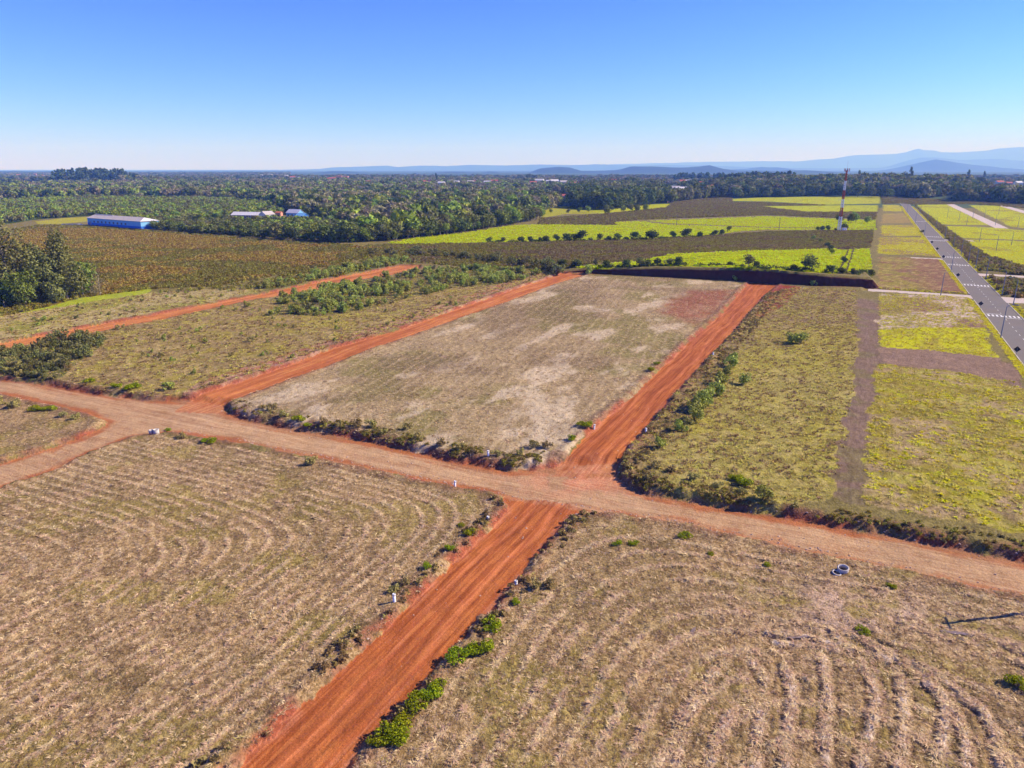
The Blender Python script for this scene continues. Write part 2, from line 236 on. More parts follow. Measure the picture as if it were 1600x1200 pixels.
def inside(x, y, poly):
    res = np.zeros(x.shape, bool)
    p = np.array(poly)
    m = (x >= p[:, 0].min()) & (x <= p[:, 0].max()) & (y >= p[:, 1].min()) & (y <= p[:, 1].max())
    if not m.any(): return res
    xx = x[m]; yy = y[m]; r = np.zeros(xx.shape, bool)
    j = len(p) - 1
    for i in range(len(p)):
        xi, yi = p[i]; xj, yj = p[j]
        if yi != yj:
            r ^= ((yi > yy) != (yj > yy)) & (xx < (xj - xi) * (yy - yi) / (yj - yi) + xi)
        j = i
    res[m] = r
    return res

def edge_dist(x, y, pts, closed=True, far=15.0):
    """distance to a polyline, capped at far"""
    p = np.array(pts, float)
    d = np.full(x.shape, far)
    m = (x >= p[:, 0].min() - far) & (x <= p[:, 0].max() + far) & (y >= p[:, 1].min() - far) & (y <= p[:, 1].max() + far)
    if not m.any(): return d
    idx = np.nonzero(m)[0]
    xx = x[idx]; yy = y[idx]; dd = np.full(xx.shape, far * far)
    n = len(p)
    for i in range(n if closed else n - 1):
        a = p[i]; b = p[(i + 1) % n]
        k = (xx > min(a[0], b[0]) - far) & (xx < max(a[0], b[0]) + far) & (yy > min(a[1], b[1]) - far) & (yy < max(a[1], b[1]) + far)
        if not k.any(): continue
        kx = xx[k]; ky = yy[k]
        e = b - a; l2 = e @ e + 1e-9
        t = np.clip(((kx - a[0]) * e[0] + (ky - a[1]) * e[1]) / l2, 0, 1)
        q = (kx - a[0] - t * e[0]) ** 2 + (ky - a[1] - t * e[1]) ** 2
        dd[k] = np.minimum(dd[k], q)
    d[idx] = np.sqrt(dd)
    return d

def sdist(x, y, poly, far=15.0):
    d = edge_dist(x, y, poly, True, far)
    return np.where(inside(x, y, poly), -d, d)

# the estate is laid out on a grid turned 26 degrees from the view
CA, SA = math.cos(R(26)), math.sin(R(26))
def uv(x, y): return x * SA + y * CA, x * CA - y * SA      # u along the streets, v across to the right
def xy(u, v): return u * SA + v * CA, u * CA - v * SA

# ------------------------------------------------------------------ terrain height
CL = SPOT['cliff']
def macro(x, y):
    A = np.array(CL[0]); B = np.array(CL[-1]); L = np.hypot(*(B - A)); T = (B - A) / L; N = np.array([-T[1], T[0]])
    t = (x - A[0]) * T[0] + (y - A[1]) * T[1]
    ts = [((p[0] - A[0]) * T[0] + (p[1] - A[1]) * T[1]) for p in CL]
    ss = [((p[0] - A[0]) * N[0] + (p[1] - A[1]) * N[1]) for p in CL]
    sb = (x - A[0]) * N[0] + (y - A[1]) * N[1] - np.interp(t, ts, ss)
    h = np.interp(t, ts, CLIFF_H, left=0, right=0)
    wob = (vnoise(x / 2.1, y / 2.1, 3) - 0.5) * 0.9
    up = sstep(0.9, 3.0, sb + wob * .4)
    dn = 1 - np.clip(sb / 200, 0, 1)
    far = sstep(900, 2600, y) * 4
    clump = 18 * np.exp(-(((x + 1180) / 190) ** 2 + ((y - 2110) / 160) ** 2))
    rightmound = 12 * np.exp(-(((x - 800) / 420) ** 2 + ((y - 1620) / 260) ** 2))
    return h * up * dn + far + clump + rightmound, sb, t, h

def base_fields(x, y):
    F = {}
    wx = (fbm(x / 1.7, y / 1.7, 11, 3) - 0.5) * 1.5
    wy = (fbm(x / 1.7, y / 1.7, 21, 3) - 0.5) * 1.5
    k = np.clip((300 - y) / 200, 0.25, 1)
    xw, yw = x + wx * k, y + wy * k
    F['xw'], F['yw'] = xw, yw
    for n in ('gravel', 'road_ne', 'road_n', 'road_s', 'road_w'):
        F[n] = sdist(xw, yw, PLAN[n])
    F['red'] = np.minimum.reduce([F['road_ne'], F['road_n'], F['road_s'], F['road_w']])
    F['road'] = np.minimum(F['red'], F['gravel'])
    return F

def rows_SW(x, y):
    u, v = uv(x, y)
    a = -40.2 - v; b = 84.6 - u
    k = 4.5
    return -k * np.log(np.exp(-np.clip(a, -20, 200) / k) + np.exp(-np.clip(b, -20, 200) / k)), a, b
def rows_SE(x, y):
    u, v = uv(x, y)
    a = v + 31.8; b = 84.8 + 0.06 * (v + 30) - u; c = 41.0 - v
    k = 6.0
    return -k * np.log(np.exp(-np.clip(a, -20, 200) / k) + np.exp(-np.clip(b, -20, 200) / k) + np.exp(-np.clip(c, -20, 200) / k)), a, b

def ridge(p, period, x, y, seed):
    ph = p / period + (fbm(x / 11, y / 11, seed, 2) - 0.5) * 0.55
    c = 0.5 + 0.5 * np.cos(2 * math.pi * ph)
    br = fbm(x / 3.0, y / 3.0, seed + 5, 3)
    return sstep(0.74, 0.98, c) * sstep(0.26, 0.56, br)

def lots_masks(F, x, y):
    M = {}
    for n in ('lotSW', 'lotSE', 'lotN', 'lotE1', 'lotH', 'lotIsl', 'lotNW'):
        M[n] = inside(F['xw'], F['yw'], PLAN[n])
    return M

PAVED = [(160, 1180, 39.1, 48.9), (309.5, 318.0, 4, 39), (379, 388.5, 49, 152), (304.5, 319, 49, 152), (563, 572, 49, 66), (440.5, 446.5, 24, 39), (702, 1185, 94.5, 104), (860, 1185, 152, 161.5)]
def height(x, y, F=None, parts=None):
    x = np.asarray(x, float); y = np.asarray(y, float)
    if F is None: F = base_fields(x, y)
    z, sb, t, h = macro(x, y)
    u, v = uv(x, y)
    near = np.clip((900 - y) / 300, 0, 1)
    # general roughness
    z = z + near * ((fbm(x / 14, y / 14, 31, 3) - 0.5) * 0.55 + (fbm(x / 1.6, y / 1.6, 41, 3) - 0.5) * 0.16)
    z = z + near * sstep(0.5, 0.8, fbm(x / 0.9, y / 0.9, 45, 2)) * 0.10 * (F['road'] > 0.3)
    # land north of the gravel street stands a little higher
    north = sstep(86, 92, u + 0.02 * v)
    sdg = F['gravel']
    z = z + sstep(0.2, 2.4, sdg) * np.where(north > 0.5, 0.75, 0.12) * np.clip((500 - y) / 200, 0, 1)
    # streets are cut in
    cut = 1 - sstep(-0.15, 0.75, F['road'])
    flat = cut
    z = z * 1 - cut * 0.42
    roadz = z
    # ruts and wash lines along the streets
    rut_r = fbm(v / 0.55, u / 40, 51, 2) - 0.5
    rut_g = fbm(u / 0.6, v / 40, 52, 2) - 0.5
    z = z + np.where(F['red'] < -0.4, rut_r * 0.16, 0) + np.where(F['gravel'] < -0.4, rut_g * 0.08, 0)
    # spoil berm beside the streets
    z = z + 0.22 * sstep(0.5, 1.1, F['road']) * (1 - sstep(1.3, 2.8, F['road'])) * (0.4 + 1.2 * fbm(x / 1.8, y / 1.8, 61, 3))
    # mown rows
    pS, aS, bS = rows_SW(x, y); pE, aE, bE = rows_SE(x, y)
    inSW = inside(x, y, PLAN['lotSW']); inSE = inside(x, y, PLAN['lotSE'])
    rSW = ridge(pS, 1.75, x, y, 71) * inSW * sstep(0.8, 3, np.minimum(aS, bS))
    fade = 1 - .75 * np.exp(-(((x - 37) / 9) ** 2 + ((y - 67) / 5) ** 2))
    rSE = ridge(pE, 2.5, x, y, 72) * inSE * sstep(0.8, 3, np.minimum(aE, bE)) * fade
    inN = inside(x, y, PLAN['lotN'])
    rN = ridge(v + 0.15 * u, 2.9, x, y, 73) * inN * sstep(1, 3, F['road'])
    z = z + 0.06 * rSW + 0.085 * rSE + 0.03 * rN
    tr = np.full(x.shape, 5.0)
    for pl in TRACKS:
        tr = np.minimum(tr, edge_dist(x + (F['xw'] - x) * 0.35, y + (F['yw'] - y) * 0.35, pl, False, 5.0))
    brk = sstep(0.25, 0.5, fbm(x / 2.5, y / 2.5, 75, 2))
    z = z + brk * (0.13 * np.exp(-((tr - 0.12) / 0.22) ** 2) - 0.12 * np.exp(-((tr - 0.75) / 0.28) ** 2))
    pave = np.full(x.shape, 9.0)
    for (u0, u1, v0, v1) in PAVED:
        pave = np.minimum(pave, np.maximum(np.maximum(u0 - u, u - u1), np.maximum(v0 - v, v - v1)))
    fl_ = 1 - sstep(0.6, 2.6, pave)
    z = z * (1 - fl_) + fl_ * (macro(x, y)[0] + np.where(pave < .25, -.30, .04))
    if parts is not None:
        parts['pave'] = pave
        parts.update(rSW=rSW, rSE=rSE, rN=rN, tr=tr * 1.0, brk=brk, sb=sb, t=t, h=h, u=u, v=v)
    return z

# ------------------------------------------------------------------ mesh and object helpers
coll = scene.collection
def set_mesh(me, V, loops, starts, totals, smooth=False):
    V = np.ascontiguousarray(V, np.float32)
    me.vertices.add(len(V)); me.vertices.foreach_set('co', V.ravel())
    me.loops.add(len(loops)); me.loops.foreach_set('vertex_index', np.ascontiguousarray(loops, np.int32))
    me.polygons.add(len(starts))
    me.polygons.foreach_set('loop_start', np.ascontiguousarray(starts, np.int32))
    me.polygons.foreach_set('loop_total', np.ascontiguousarray(totals, np.int32))
    if smooth: me.polygons.foreach_set('use_smooth', np.ones(len(starts), bool))
    me.update(calc_edges=True)

def quads_mesh(name, V, Q, smooth=False):
    me = bpy.data.meshes.new(name)
    Q = np.asarray(Q); n, k = Q.shape
    set_mesh(me, V, Q.ravel(), np.arange(n) * k, np.full(n, k), smooth)
    return me

class MB:
    """collects simple solids into one mesh"""
    def __init__(s): s.V = []; s.F = []
    def add(s, V, F):
        o = len(s.V); s.V += [tuple(map(float, v)) for v in V]; s.F += [tuple(i + o for i in f) for f in F]; return s
    def box(s, c, d, rz=0.0):
        cx, cy_, cz = c; a, b, h = d[0] / 2, d[1] / 2, d[2] / 2
        cr, sr = math.cos(rz), math.sin(rz)
        V = []
        for z in (-h, h):
            for (i, j) in ((-a, -b), (a, -b), (a, b), (-a, b)):
                V.append((cx + i * cr - j * sr, cy_ + i * sr + j * cr, cz + z))
        return s.add(V, [(3, 2, 1, 0), (4, 5, 6, 7), (0, 1, 5, 4), (1, 2, 6, 5), (2, 3, 7, 6), (3, 0, 4, 7)])
    def tube(s, pts, rad, n=8, cap=True):
        pts = [np.array(p, float) for p in pts]
        if not hasattr(rad, '__len__'): rad = [rad] * len(pts)
        V = []; F = []
        for i, p in enumerate(pts):
            a = pts[max(i - 1, 0)]; b = pts[min(i + 1, len(pts) - 1)]
            d = (b - a) / (np.linalg.norm(b - a) + 1e-9)
            up = np.array([0, 0, 1.0]) if abs(d[2]) < 0.9 else np.array([1.0, 0, 0])
            e1 = np.cross(d, up); e1 /= np.linalg.norm(e1); e2 = np.cross(d, e1)
            for k in range(n):
                t = 2 * math.pi * k / n
                V.append(p + rad[i] * (math.cos(t) * e1 + math.sin(t) * e2))
        for i in range(len(pts) - 1):
            for k in range(n):
                F.append((i * n + k, (i + 1) * n + k, (i + 1) * n + (k + 1) % n, i * n + (k + 1) % n))
        if cap:
            F.append(tuple(range(n))); F.append(tuple((len(pts) - 1) * n + k for k in reversed(range(n))))
        return s.add(V, F)
    def lathe(s, prof, n=20, c=(0, 0, 0), closed=False):
        V = []; F = []
        m = len(prof)
        for k in range(n):
            t = 2 * math.pi * k / n
            for (r, z) in prof: V.append((c[0] + r * math.cos(t), c[1] + r * math.sin(t), c[2] + z))
        for k in range(n):
            for i in range(m if closed else m - 1):
                j = (i + 1) % m
                F.append((k * m + i, ((k + 1) % n) * m + i, ((k + 1) % n) * m + j, k * m + j))
        return s.add(V, F)
    def mesh(s, name, mat=None, smooth=False):
        me = bpy.data.meshes.new(name); me.from_pydata(s.V, [], s.F)
        if smooth: me.polygons.foreach_set('use_smooth', np.ones(len(s.F), bool))
        me.update()
        if mat: me.materials.append(mat)
        return me
    def build(s, name, mat, parent=None, smooth=False, loc=None, rz=0.0):
        return obj(name, s.mesh(name, mat, smooth), parent, loc, rz)

def obj(name, me, parent=None, loc=None, rz=0.0, sc=None):
    o = bpy.data.objects.new(name, me); coll.objects.link(o)
    if parent is not None: o.parent = parent
    if loc is not None: o.location = loc
    if rz: o.rotation_euler = (0, 0, rz)
    if sc is not None: o.scale = sc if hasattr(sc, '__len__') else (sc, sc, sc)
    return o
def tag(o, label, cat=None, group=None, kind=None):
    o['label'] = label
    if cat: o['category'] = cat
    if group: o['group'] = group
    if kind: o['kind'] = kind
    return o
def thing(name, label, cat, loc, rz=0.0, group=None, sc=None):
    o = obj(name, None, None, loc, rz, sc); o.empty_display_size = 0.3
    return tag(o, label, cat, group)
def hz(x, y): return float(height(np.array([x]), np.array([y]))[0])
def nth(i):
    return {1: 'first', 2: 'second', 3: 'third', 4: 'fourth', 5: 'fifth', 6: 'sixth', 7: 'seventh', 8: 'eighth', 9: 'ninth', 10: 'tenth'}.get(i, '%d%s' % (i, {1: 'st', 2: 'nd', 3: 'rd'}.get(i % 10 if i % 100 not in (11, 12, 13) else 0, 'th')))

# ------------------------------------------------------------------ materials
def new_mat(name):
    m = bpy.data.materials.new(name); m.use_nodes = True
    nt = m.node_tree; b = nt.nodes['Principled BSDF']
    b.inputs['Roughness'].default_value = 0.9
    b.inputs['Specular IOR Level'].default_value = 0.15
    return m, nt, b
def nd(nt, t, **kw):
    n = nt.nodes.new(t)
    for k, v in kw.items():
        if k in n.inputs: n.inputs[k].default_value = v
        else: setattr(n, k, v)
    return n
def mix_rgb(nt, fac, a, b, mode='MIX'):
    n = nt.nodes.new('ShaderNodeMix'); n.data_type = 'RGBA'; n.blend_type = mode
    for sock, val in ((0, fac), (6, a), (7, b)):
        if hasattr(val, 'links') or hasattr(val, 'is_linked'): nt.links.new(val, n.inputs[sock])
        elif isinstance(val, (int, float)): n.inputs[sock].default_value = val
        else: n.inputs[sock].default_value = tuple(val) + (1,)
    return n.outputs[2]
def math_node(nt, op, a, b=None, c=None, clamp=False):
    n = nt.nodes.new('ShaderNodeMath'); n.operation = op; n.use_clamp = clamp
    for i, v in enumerate((a, b, c)):
        if v is None: continue
        if isinstance(v, (int, float)): n.inputs[i].default_value = v
        else: nt.links.new(v, n.inputs[i])
    return n.outputs[0]
def noise_node(nt, vec, scale, detail=4, rough=0.6):
    n = nd(nt, 'ShaderNodeTexNoise'); n.inputs['Scale'].default_value = scale
    n.inputs['Detail'].default_value = detail; n.inputs['Roughness'].default_value = rough
    if vec is not None: nt.links.new(vec, n.inputs['Vector'])
    return n.outputs['Fac']

def plain(name, c, rough=0.8, var=0.15, scale=3.0, spec=0.2, metal=0.0):
    m, nt, b = new_mat(name)
    tc = nd(nt, 'ShaderNodeTexCoord')
    f = noise_node(nt, tc.outputs['Object'], scale, 4, 0.65)
    c = np.array(c)
    col = mix_rgb(nt, f, c * (1 - var), c * (1 + var))
    nt.links.new(col, b.inputs['Base Color'])
    b.inputs['Roughness'].default_value = rough
    b.inputs['Specular IOR Level'].default_value = spec
    b.inputs['Metallic'].default_value = metal
    return m

def leaf_mat(name, c1, c2, trans=0.25, objvar=0.35):
    """foliage: every leaf clump its own tint, every plant its own tone"""
    m, nt, b = new_mat(name)
    geo = nd(nt, 'ShaderNodeNewGeometry'); oi = nd(nt, 'ShaderNodeObjectInfo')
    col = mix_rgb(nt, geo.outputs['Random Per Island'], c1, c2)
    v = math_node(nt, 'MULTIPLY_ADD', oi.outputs['Random'], objvar, 1 - objvar / 2)
    hs = nd(nt, 'ShaderNodeHueSaturation')
    hu = math_node(nt, 'MULTIPLY_ADD', oi.outputs['Random'], 0.05, 0.475)
    nt.links.new(hu, hs.inputs['Hue']); nt.links.new(v, hs.inputs['Value']); nt.links.new(col, hs.inputs['Color'])
    nt.links.new(hs.outputs[0], b.inputs['Base Color'])
    b.inputs['Roughness'].default_value = 0.75
    tr = nd(nt, 'ShaderNodeBsdfTranslucent'); nt.links.new(hs.outputs[0], tr.inputs['Color'])
    mx = nd(nt, 'ShaderNodeMixShader'); mx.inputs[0].default_value = trans
    nt.links.new(b.outputs[0], mx.inputs[1]); nt.links.new(tr.outputs[0], mx.inputs[2])
    nt.links.new(mx.outputs[0], nt.nodes['Material Output'].inputs['Surface'])
    return m

def ground_material():
    m, nt, b = new_mat('earth_and_grass')
    at = {}
    for a in ('colA', 'colB'):
        n = nd(nt, 'ShaderNodeAttribute', attribute_name=a); at[a] = n.outputs['Color']
    for a in ('bias', 'streak'):
        n = nd(nt, 'ShaderNodeAttribute', attribute_name=a); at[a] = n.outputs['Fac']
    fl = nd(nt, 'ShaderNodeAttribute', attribute_name='flow').outputs['Vector']
    geo = nd(nt, 'ShaderNodeNewGeometry').outputs['Position']
    n1 = noise_node(nt, geo, 1.9, 4, 0.72)
    n2 = noise_node(nt, fl, 1.0, 4, 0.7)
    n3 = noise_node(nt, geo, 7.0, 2, 0.75)
    n4 = noise_node(nt, geo, 0.35, 2, 0.5)
    iso = math_node(nt, 'ADD', math_node(nt, 'MULTIPLY', n1, 0.7), math_node(nt, 'MULTIPLY', n3, 0.3))
    f = nd(nt, 'ShaderNodeMix'); f.data_type = 'FLOAT'
    nt.links.new(at['streak'], f.inputs[0]); nt.links.new(iso, f.inputs[2]); nt.links.new(n2, f.inputs[3])
    t = math_node(nt, 'ADD', f.outputs[0], math_node(nt, 'MULTIPLY_ADD', at['bias'], 0.5, -0.25))
    t = math_node(nt, 'ADD', t, math_node(nt, 'MULTIPLY_ADD', n4, 0.16, -0.08))
    mr = nd(nt, 'ShaderNodeMapRange'); mr.interpolation_type = 'SMOOTHSTEP'
    mr.inputs['From Min'].default_value = 0.40; mr.inputs['From Max'].default_value = 0.60
    nt.links.new(t, mr.inputs['Value'])
    col = mix_rgb(nt, mr.outputs[0], at['colA'], at['colB'])
    sp = math_node(nt, 'MULTIPLY_ADD', n3, 1.3, 0.35)
    spn = nd(nt, 'ShaderNodeCombineColor')
    for i in range(3): nt.links.new(sp, spn.inputs[i])
    col = mix_rgb(nt, 1.0, col, spn.outputs[0], 'MULTIPLY')
    n5 = noise_node(nt, geo, 0.09, 2, 0.6); n6 = noise_node(nt, geo, 0.7, 3, 0.65)
    tone = math_node(nt, 'ADD', math_node(nt, 'MULTIPLY_ADD', n5, 0.5, 0.75), math_node(nt, 'MULTIPLY_ADD', n6, 0.9, -0.45))
    tn = nd(nt, 'ShaderNodeCombineColor')
    for i in range(3): nt.links.new(tone, tn.inputs[i])
    col = mix_rgb(nt, math_node(nt, 'MULTIPLY_ADD', at['streak'], -0.5, 0.9), col, mix_rgb(nt, 1.0, col, tn.outputs[0], 'MULTIPLY'))
    nt.links.new(col, b.inputs['Base Color'])
    b.inputs['Roughness'].default_value = 0.95
    b.inputs['Specular IOR Level'].default_value = 0.08
    bump = nd(nt, 'ShaderNodeBump'); bump.inputs['Strength'].default_value = 0.8; bump.inputs['Distance'].default_value = 0.30
    rough = math_node(nt, 'MULTIPLY_ADD', at['streak'], -0.75, 1.0)
    hgt = math_node(nt, 'MULTIPLY', noise_node(nt, geo, 3.2, 3, 0.7), rough)
    nt.links.new(hgt, bump.inputs['Height'])
    nt.links.new(bump.outputs[0], b.inputs['Normal'])
    return m

# ------------------------------------------------------------------ the ground sheet, cut into ground, streets and fields
NX = 880
rows_near = np.exp(np.linspace(math.log(24), math.log(1500), 840))
rows_far = np.exp(np.linspace(math.log(1500), math.log(44000), 60))[1:]
rows_back = np.array([-400, -150, -60, -20, 5, 16])
ys = np.concatenate([rows_back, rows_near, rows_far])
un = np.linspace(-1, 1, NX)
half = np.where(ys > 16, 20 + 0.80 * ys, np.where(ys > 0, 34, 34 - ys * 0.9))
gx = (half[:, None] * un[None, :]).ravel()
gy = np.repeat(ys, NX)
Fg = base_fields(gx, gy)
prt = {}
gz = height(gx, gy, Fg, prt)
N = len(gx)
xw, yw = Fg['xw'], Fg['yw']
colA = np.tile(lin(150, 135, 80, .8), (N, 1)); colB = np.tile(lin(112, 100, 55, .8), (N, 1))
bias = np.full(N, 0.5); streak = np.zeros(N); oid = np.zeros(N, np.int32)
U, Vv = prt['u'], prt['v']
flow = np.stack([gx * 1.2, gy * 1.2, np.zeros(N)], 1)
KALB = 0.74
def paint(mask, a, b, bi=0.5, st=None, o=None, k=1.0):
    """mask 0..1 (or bool): blends the two tints of the ground towards a and b"""
    w = np.asarray(mask, float) * k
    i = np.nonzero(w > 0.004)[0]
    if not len(i): return
    ww = w[i][:, None]
    colA[i] += (lin(*a, KALB) - colA[i]) * ww; colB[i] += (lin(*b, KALB) - colB[i]) * ww
    bias[i] += (bi - bias[i]) * w[i]
    if st is not None: streak[i] += (st - streak[i]) * w[i]
    if o is not None: oid[i[w[i] > 0.5]] = o
_wob = {}
def Z(n):
    if n.startswith('lotR') or n in ('lotA', 'lotB', 'lotC', 'lotD', 'lotE', 'lotF', 'lotG', 'lotG2', 'lotH', 'lotE1', 'lotE0', 'track', 'crop2', 'crop3', 'crop4', 'brownW', 'greenW', 'darkR'):
        if not _wob: _wob['x'] = (fbm(gx / 6, gy / 6, 118, 3) - .5) * 4.5; _wob['y'] = (fbm(gx / 6, gy / 6, 119, 3) - .5) * 4.5
        return inside(xw + _wob['x'], yw + _wob['y'], PLAN[n])
    return inside(xw, yw, PLAN[n])
p5 = fbm(gx / 5, gy / 5, 101, 3); p16 = fbm(gx / 16, gy / 16, 102, 3); p2 = fbm(gx / 2.2, gy / 2.2, 103, 3); p60 = fbm(gx / 60, gy / 60, 104, 3)
pr = fbm(Vv / 5, U / 30, 105, 3)

# far country first, then nearer lots
far = gy > 900
paint(far, (96, 110, 70), (70, 88, 56), .5)
paint(Z('lowforest'), (104, 116, 58), (80, 94, 44)); paint(Z('tallforest'), (60, 76, 44), (44, 58, 34))
paint(Z('brownW'), (136, 114, 56), (104, 88, 38), .45)
paint(Z('brownW') & (gy < 420), (150, 128, 56), (112, 96, 40), .5, k=.55)
paint(Z('greenW'), (176, 184, 50), (140, 148, 44), .35)
paint(Z('strawW'), (206, 184, 132), (166, 150, 88), .5)
paint(Z('strawW') & (p16 > .55), (168, 164, 66), (136, 136, 50), .5, k=.8)
paint(Z('scrubMid'), (134, 114, 74), (102, 86, 54), .5)
paint(Z('scrubMid') * sstep(.42, .58, pr), (152, 136, 68), (112, 100, 50), .5, k=.8)
paint(Z('paleMid') * sstep(.4, .6, p16), (178, 150, 112), (140, 118, 78), .4, k=.8)
paint(Z('scrubFar'), (120, 108, 60), (96, 86, 46), .5)
paint(Z('lotNW'), (180, 152, 100), (130, 110, 66), .5)
paint(Z('lotNW') * sstep(.5, .65, p5), (184, 170, 62), (150, 138, 50), .45, k=.65)
paint(Z('thickNW'), (104, 104, 58), (84, 86, 44), .5)
paint(Z('thickMid'), (134, 126, 66), (100, 100, 48), .5)
paint(Z('thickUp'), (134, 126, 66), (100, 100, 48), .5)
paint(Z('bankNE'), (196, 150, 124), (158, 116, 90), .45)
paint(Z('bankNE') * sstep(.5, .62, p2), (196, 112, 78), (166, 90, 62), .5, k=.8)
# central block
mN = Z('lotN')
paint(mN, (194, 168, 126), (148, 126, 86), .46)
paint(mN * sstep(.46, .62, p16), (160, 148, 84), (128, 116, 66), .5, k=.75)
paint(mN * sstep(.56, .68, fbm(Vv / 7, U / 16, 106, 4)), (222, 200, 166), (194, 168, 132), .35, k=.85)
paint(mN * sstep(.55, .7, fbm(gx / 24, gy / 24, 107, 3)), (142, 118, 88), (114, 94, 68), .5, k=.5)
paint(mN * (1 - sstep(95, 103, U)) * sstep(.4, .6, p2), (130, 108, 84), (96, 80, 60), .5, k=.8)
mR = (1 - sstep(-6, 3, sdist(xw, yw, PLAN['redN']) + (p5 - .5) * 9)) * mN
paint(mR, (172, 106, 76), (150, 88, 62), .5, .5, k=.85)
paint(mR * sstep(.5, .66, p5), (192, 152, 116), (164, 118, 86), .4, .3, k=.5)
# eastern lots
paint(Z('lotE0'), (166, 138, 96), (132, 108, 74), .5)
paint(Z('lotE0') * sstep(.5, .62, p5), (166, 152, 66), (134, 120, 56), .5, k=.7)
mE = Z('lotE1')
paint(mE, (190, 174, 94), (150, 138, 66), .48)
paint(mE * sstep(185, 215, U + 30 * (p16 - .5)), (172, 144, 92), (138, 114, 70), .48, k=.8)
paint(mE * sstep(.5, .64, p16), (188, 176, 66), (150, 138, 52), .5, k=.7)
sN = Fg['road_n']
paint(mE * (1 - sstep(3, 9, sN)), (142, 114, 90), (104, 84, 62), .5, k=.85)
mT = Z('track')
paint(mT, (150, 124, 104), (122, 98, 80), .5, .5)
paint(mT * sstep(.5, .62, p5), (136, 130, 70), (110, 100, 56), .5, k=.5)
mH = Z('lotH')
paint(mH, (176, 160, 62), (142, 126, 48), .5)
paint(mH * sstep(.46, .58, fbm(gx / 11, gy / 11, 108, 4)), (190, 162, 126), (152, 128, 84), .45, k=.9)
paint(mH * sstep(.56, .66, p5), (190, 188, 34), (156, 152, 30), .4, k=.6)
paint(Z('lotG2'), (168, 138, 116), (134, 106, 86), .5)
paint(Z('lotG'), (206, 204, 6), (178, 172, 4), .4)
paint(Z('lotG') * sstep(.52, .66, pr), (196, 176, 60), (160, 146, 40), .5, k=.6)
paint(Z('lotF'), (166, 130, 104), (134, 102, 80), .5)
paint(Z('lotF') * sstep(.5, .62, p16), (226, 202, 184), (196, 168, 146), .4, k=.9)
paint(Z('lotF') * (1 - sstep(12, 22, Vv + 10 * (p5 - .5))) * sstep(.4, .54, p5 * .5 + p2 * .5), (174, 164, 56), (140, 130, 46), .5, k=.8)
paint(Z('lotE'), (160, 116, 88), (132, 92, 68), .5)
paint(Z('lotE') * (1 - sstep(20, 30, Vv + 8 * (p5 - .5))) * sstep(.40, .56, p5 * .6 + p2 * .4), (176, 164, 56), (142, 132, 44), .5, k=.85)
for n, gshare in (('lotA', 1), ('lotB', .6), ('lotC', .85), ('lotD', .8)):
    paint(Z(n), (196, 188, 40), (164, 154, 30), .45)
    paint(Z(n) * sstep(gshare - .35, gshare - .25, p16), (170, 142, 96), (140, 110, 72), .5, k=.8)
paint(Z('darkR'), (112, 88, 70), (88, 68, 54), .5); paint(Z('darkR2'), (112, 88, 66), (84, 66, 50), .5)
for n in ('lotR1', 'lotR2', 'lotR3', 'lotR4'):
    paint(Z(n), (196, 200, 10), (166, 168, 8), .45, o=None)
    paint(Z(n) * sstep(.58, .7, p16), (160, 140, 60), (130, 108, 50), .5, k=.7)
paint(Z('redE'), (158, 78, 56), (134, 64, 46), .5, .4)
p1 = fbm(gx / 1.2, gy / 1.2, 116, 3)
mm = mE | mH | Z('lotNW') | Z('strawW') | Z('lotE0') | Z('lotF') | Z('lotE')
paint(mm * sstep(.50, .62, p1 * .55 + p2 * .45), (138, 116, 68), (106, 90, 48), .55, k=.45)
paint(mm * sstep(.56, .66, fbm(gx / 1.6, gy / 1.6, 117, 3)), (204, 182, 118), (172, 150, 90), .4, k=.5)
for n in ('gapR', 'gapR2'): paint(Z(n), (150, 138, 66), (118, 110, 50), .5)
# mown lots in front
mS = Z('lotSW') | Z('lotSE') | Z('lotIsl') | ((gy < 70) & (Fg['road'] > 0))
paint(mS, (204, 172, 126), (140, 112, 72), .50)
paint(mS * sstep(.52, .66, p5), (176, 152, 98), (126, 106, 66), .52, k=.6)
paint(mS * sstep(.58, .68, p2), (128, 102, 74), (102, 82, 58), .55, k=.4)
paint(mS * sstep(.57, .67, fbm(gx / 7, gy / 7, 109, 4)), (172, 156, 70), (134, 118, 54), .5, k=.5)
rr = np.clip(prt['rSW'] + prt['rSE'] + .45 * prt['rN'], 0, 1) * (1 - mR)
paint(rr, (226, 200, 162), (196, 168, 126), .36, k=.7)
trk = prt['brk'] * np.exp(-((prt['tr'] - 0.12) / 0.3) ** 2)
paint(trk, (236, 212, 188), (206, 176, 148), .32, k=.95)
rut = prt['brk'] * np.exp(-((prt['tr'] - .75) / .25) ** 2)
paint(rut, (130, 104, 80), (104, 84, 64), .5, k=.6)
bare = Z('lotSE') * np.exp(-(((gx - 37) / 9) ** 2 + ((gy - 66) / 6) ** 2))
paint(np.clip(bare * 1.4 * sstep(.3, .6, p2), 0, 1), (212, 180, 156), (176, 142, 116), .4, k=.85)
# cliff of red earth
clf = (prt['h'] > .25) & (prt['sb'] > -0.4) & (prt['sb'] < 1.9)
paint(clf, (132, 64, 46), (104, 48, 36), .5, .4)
paint((prt['h'] > .25) * (1 - sstep(0, 5, -prt['sb'])) * (prt['sb'] <= 0) * sstep(.4, .6, p2), (150, 92, 70), (122, 76, 58), .5, k=.7)
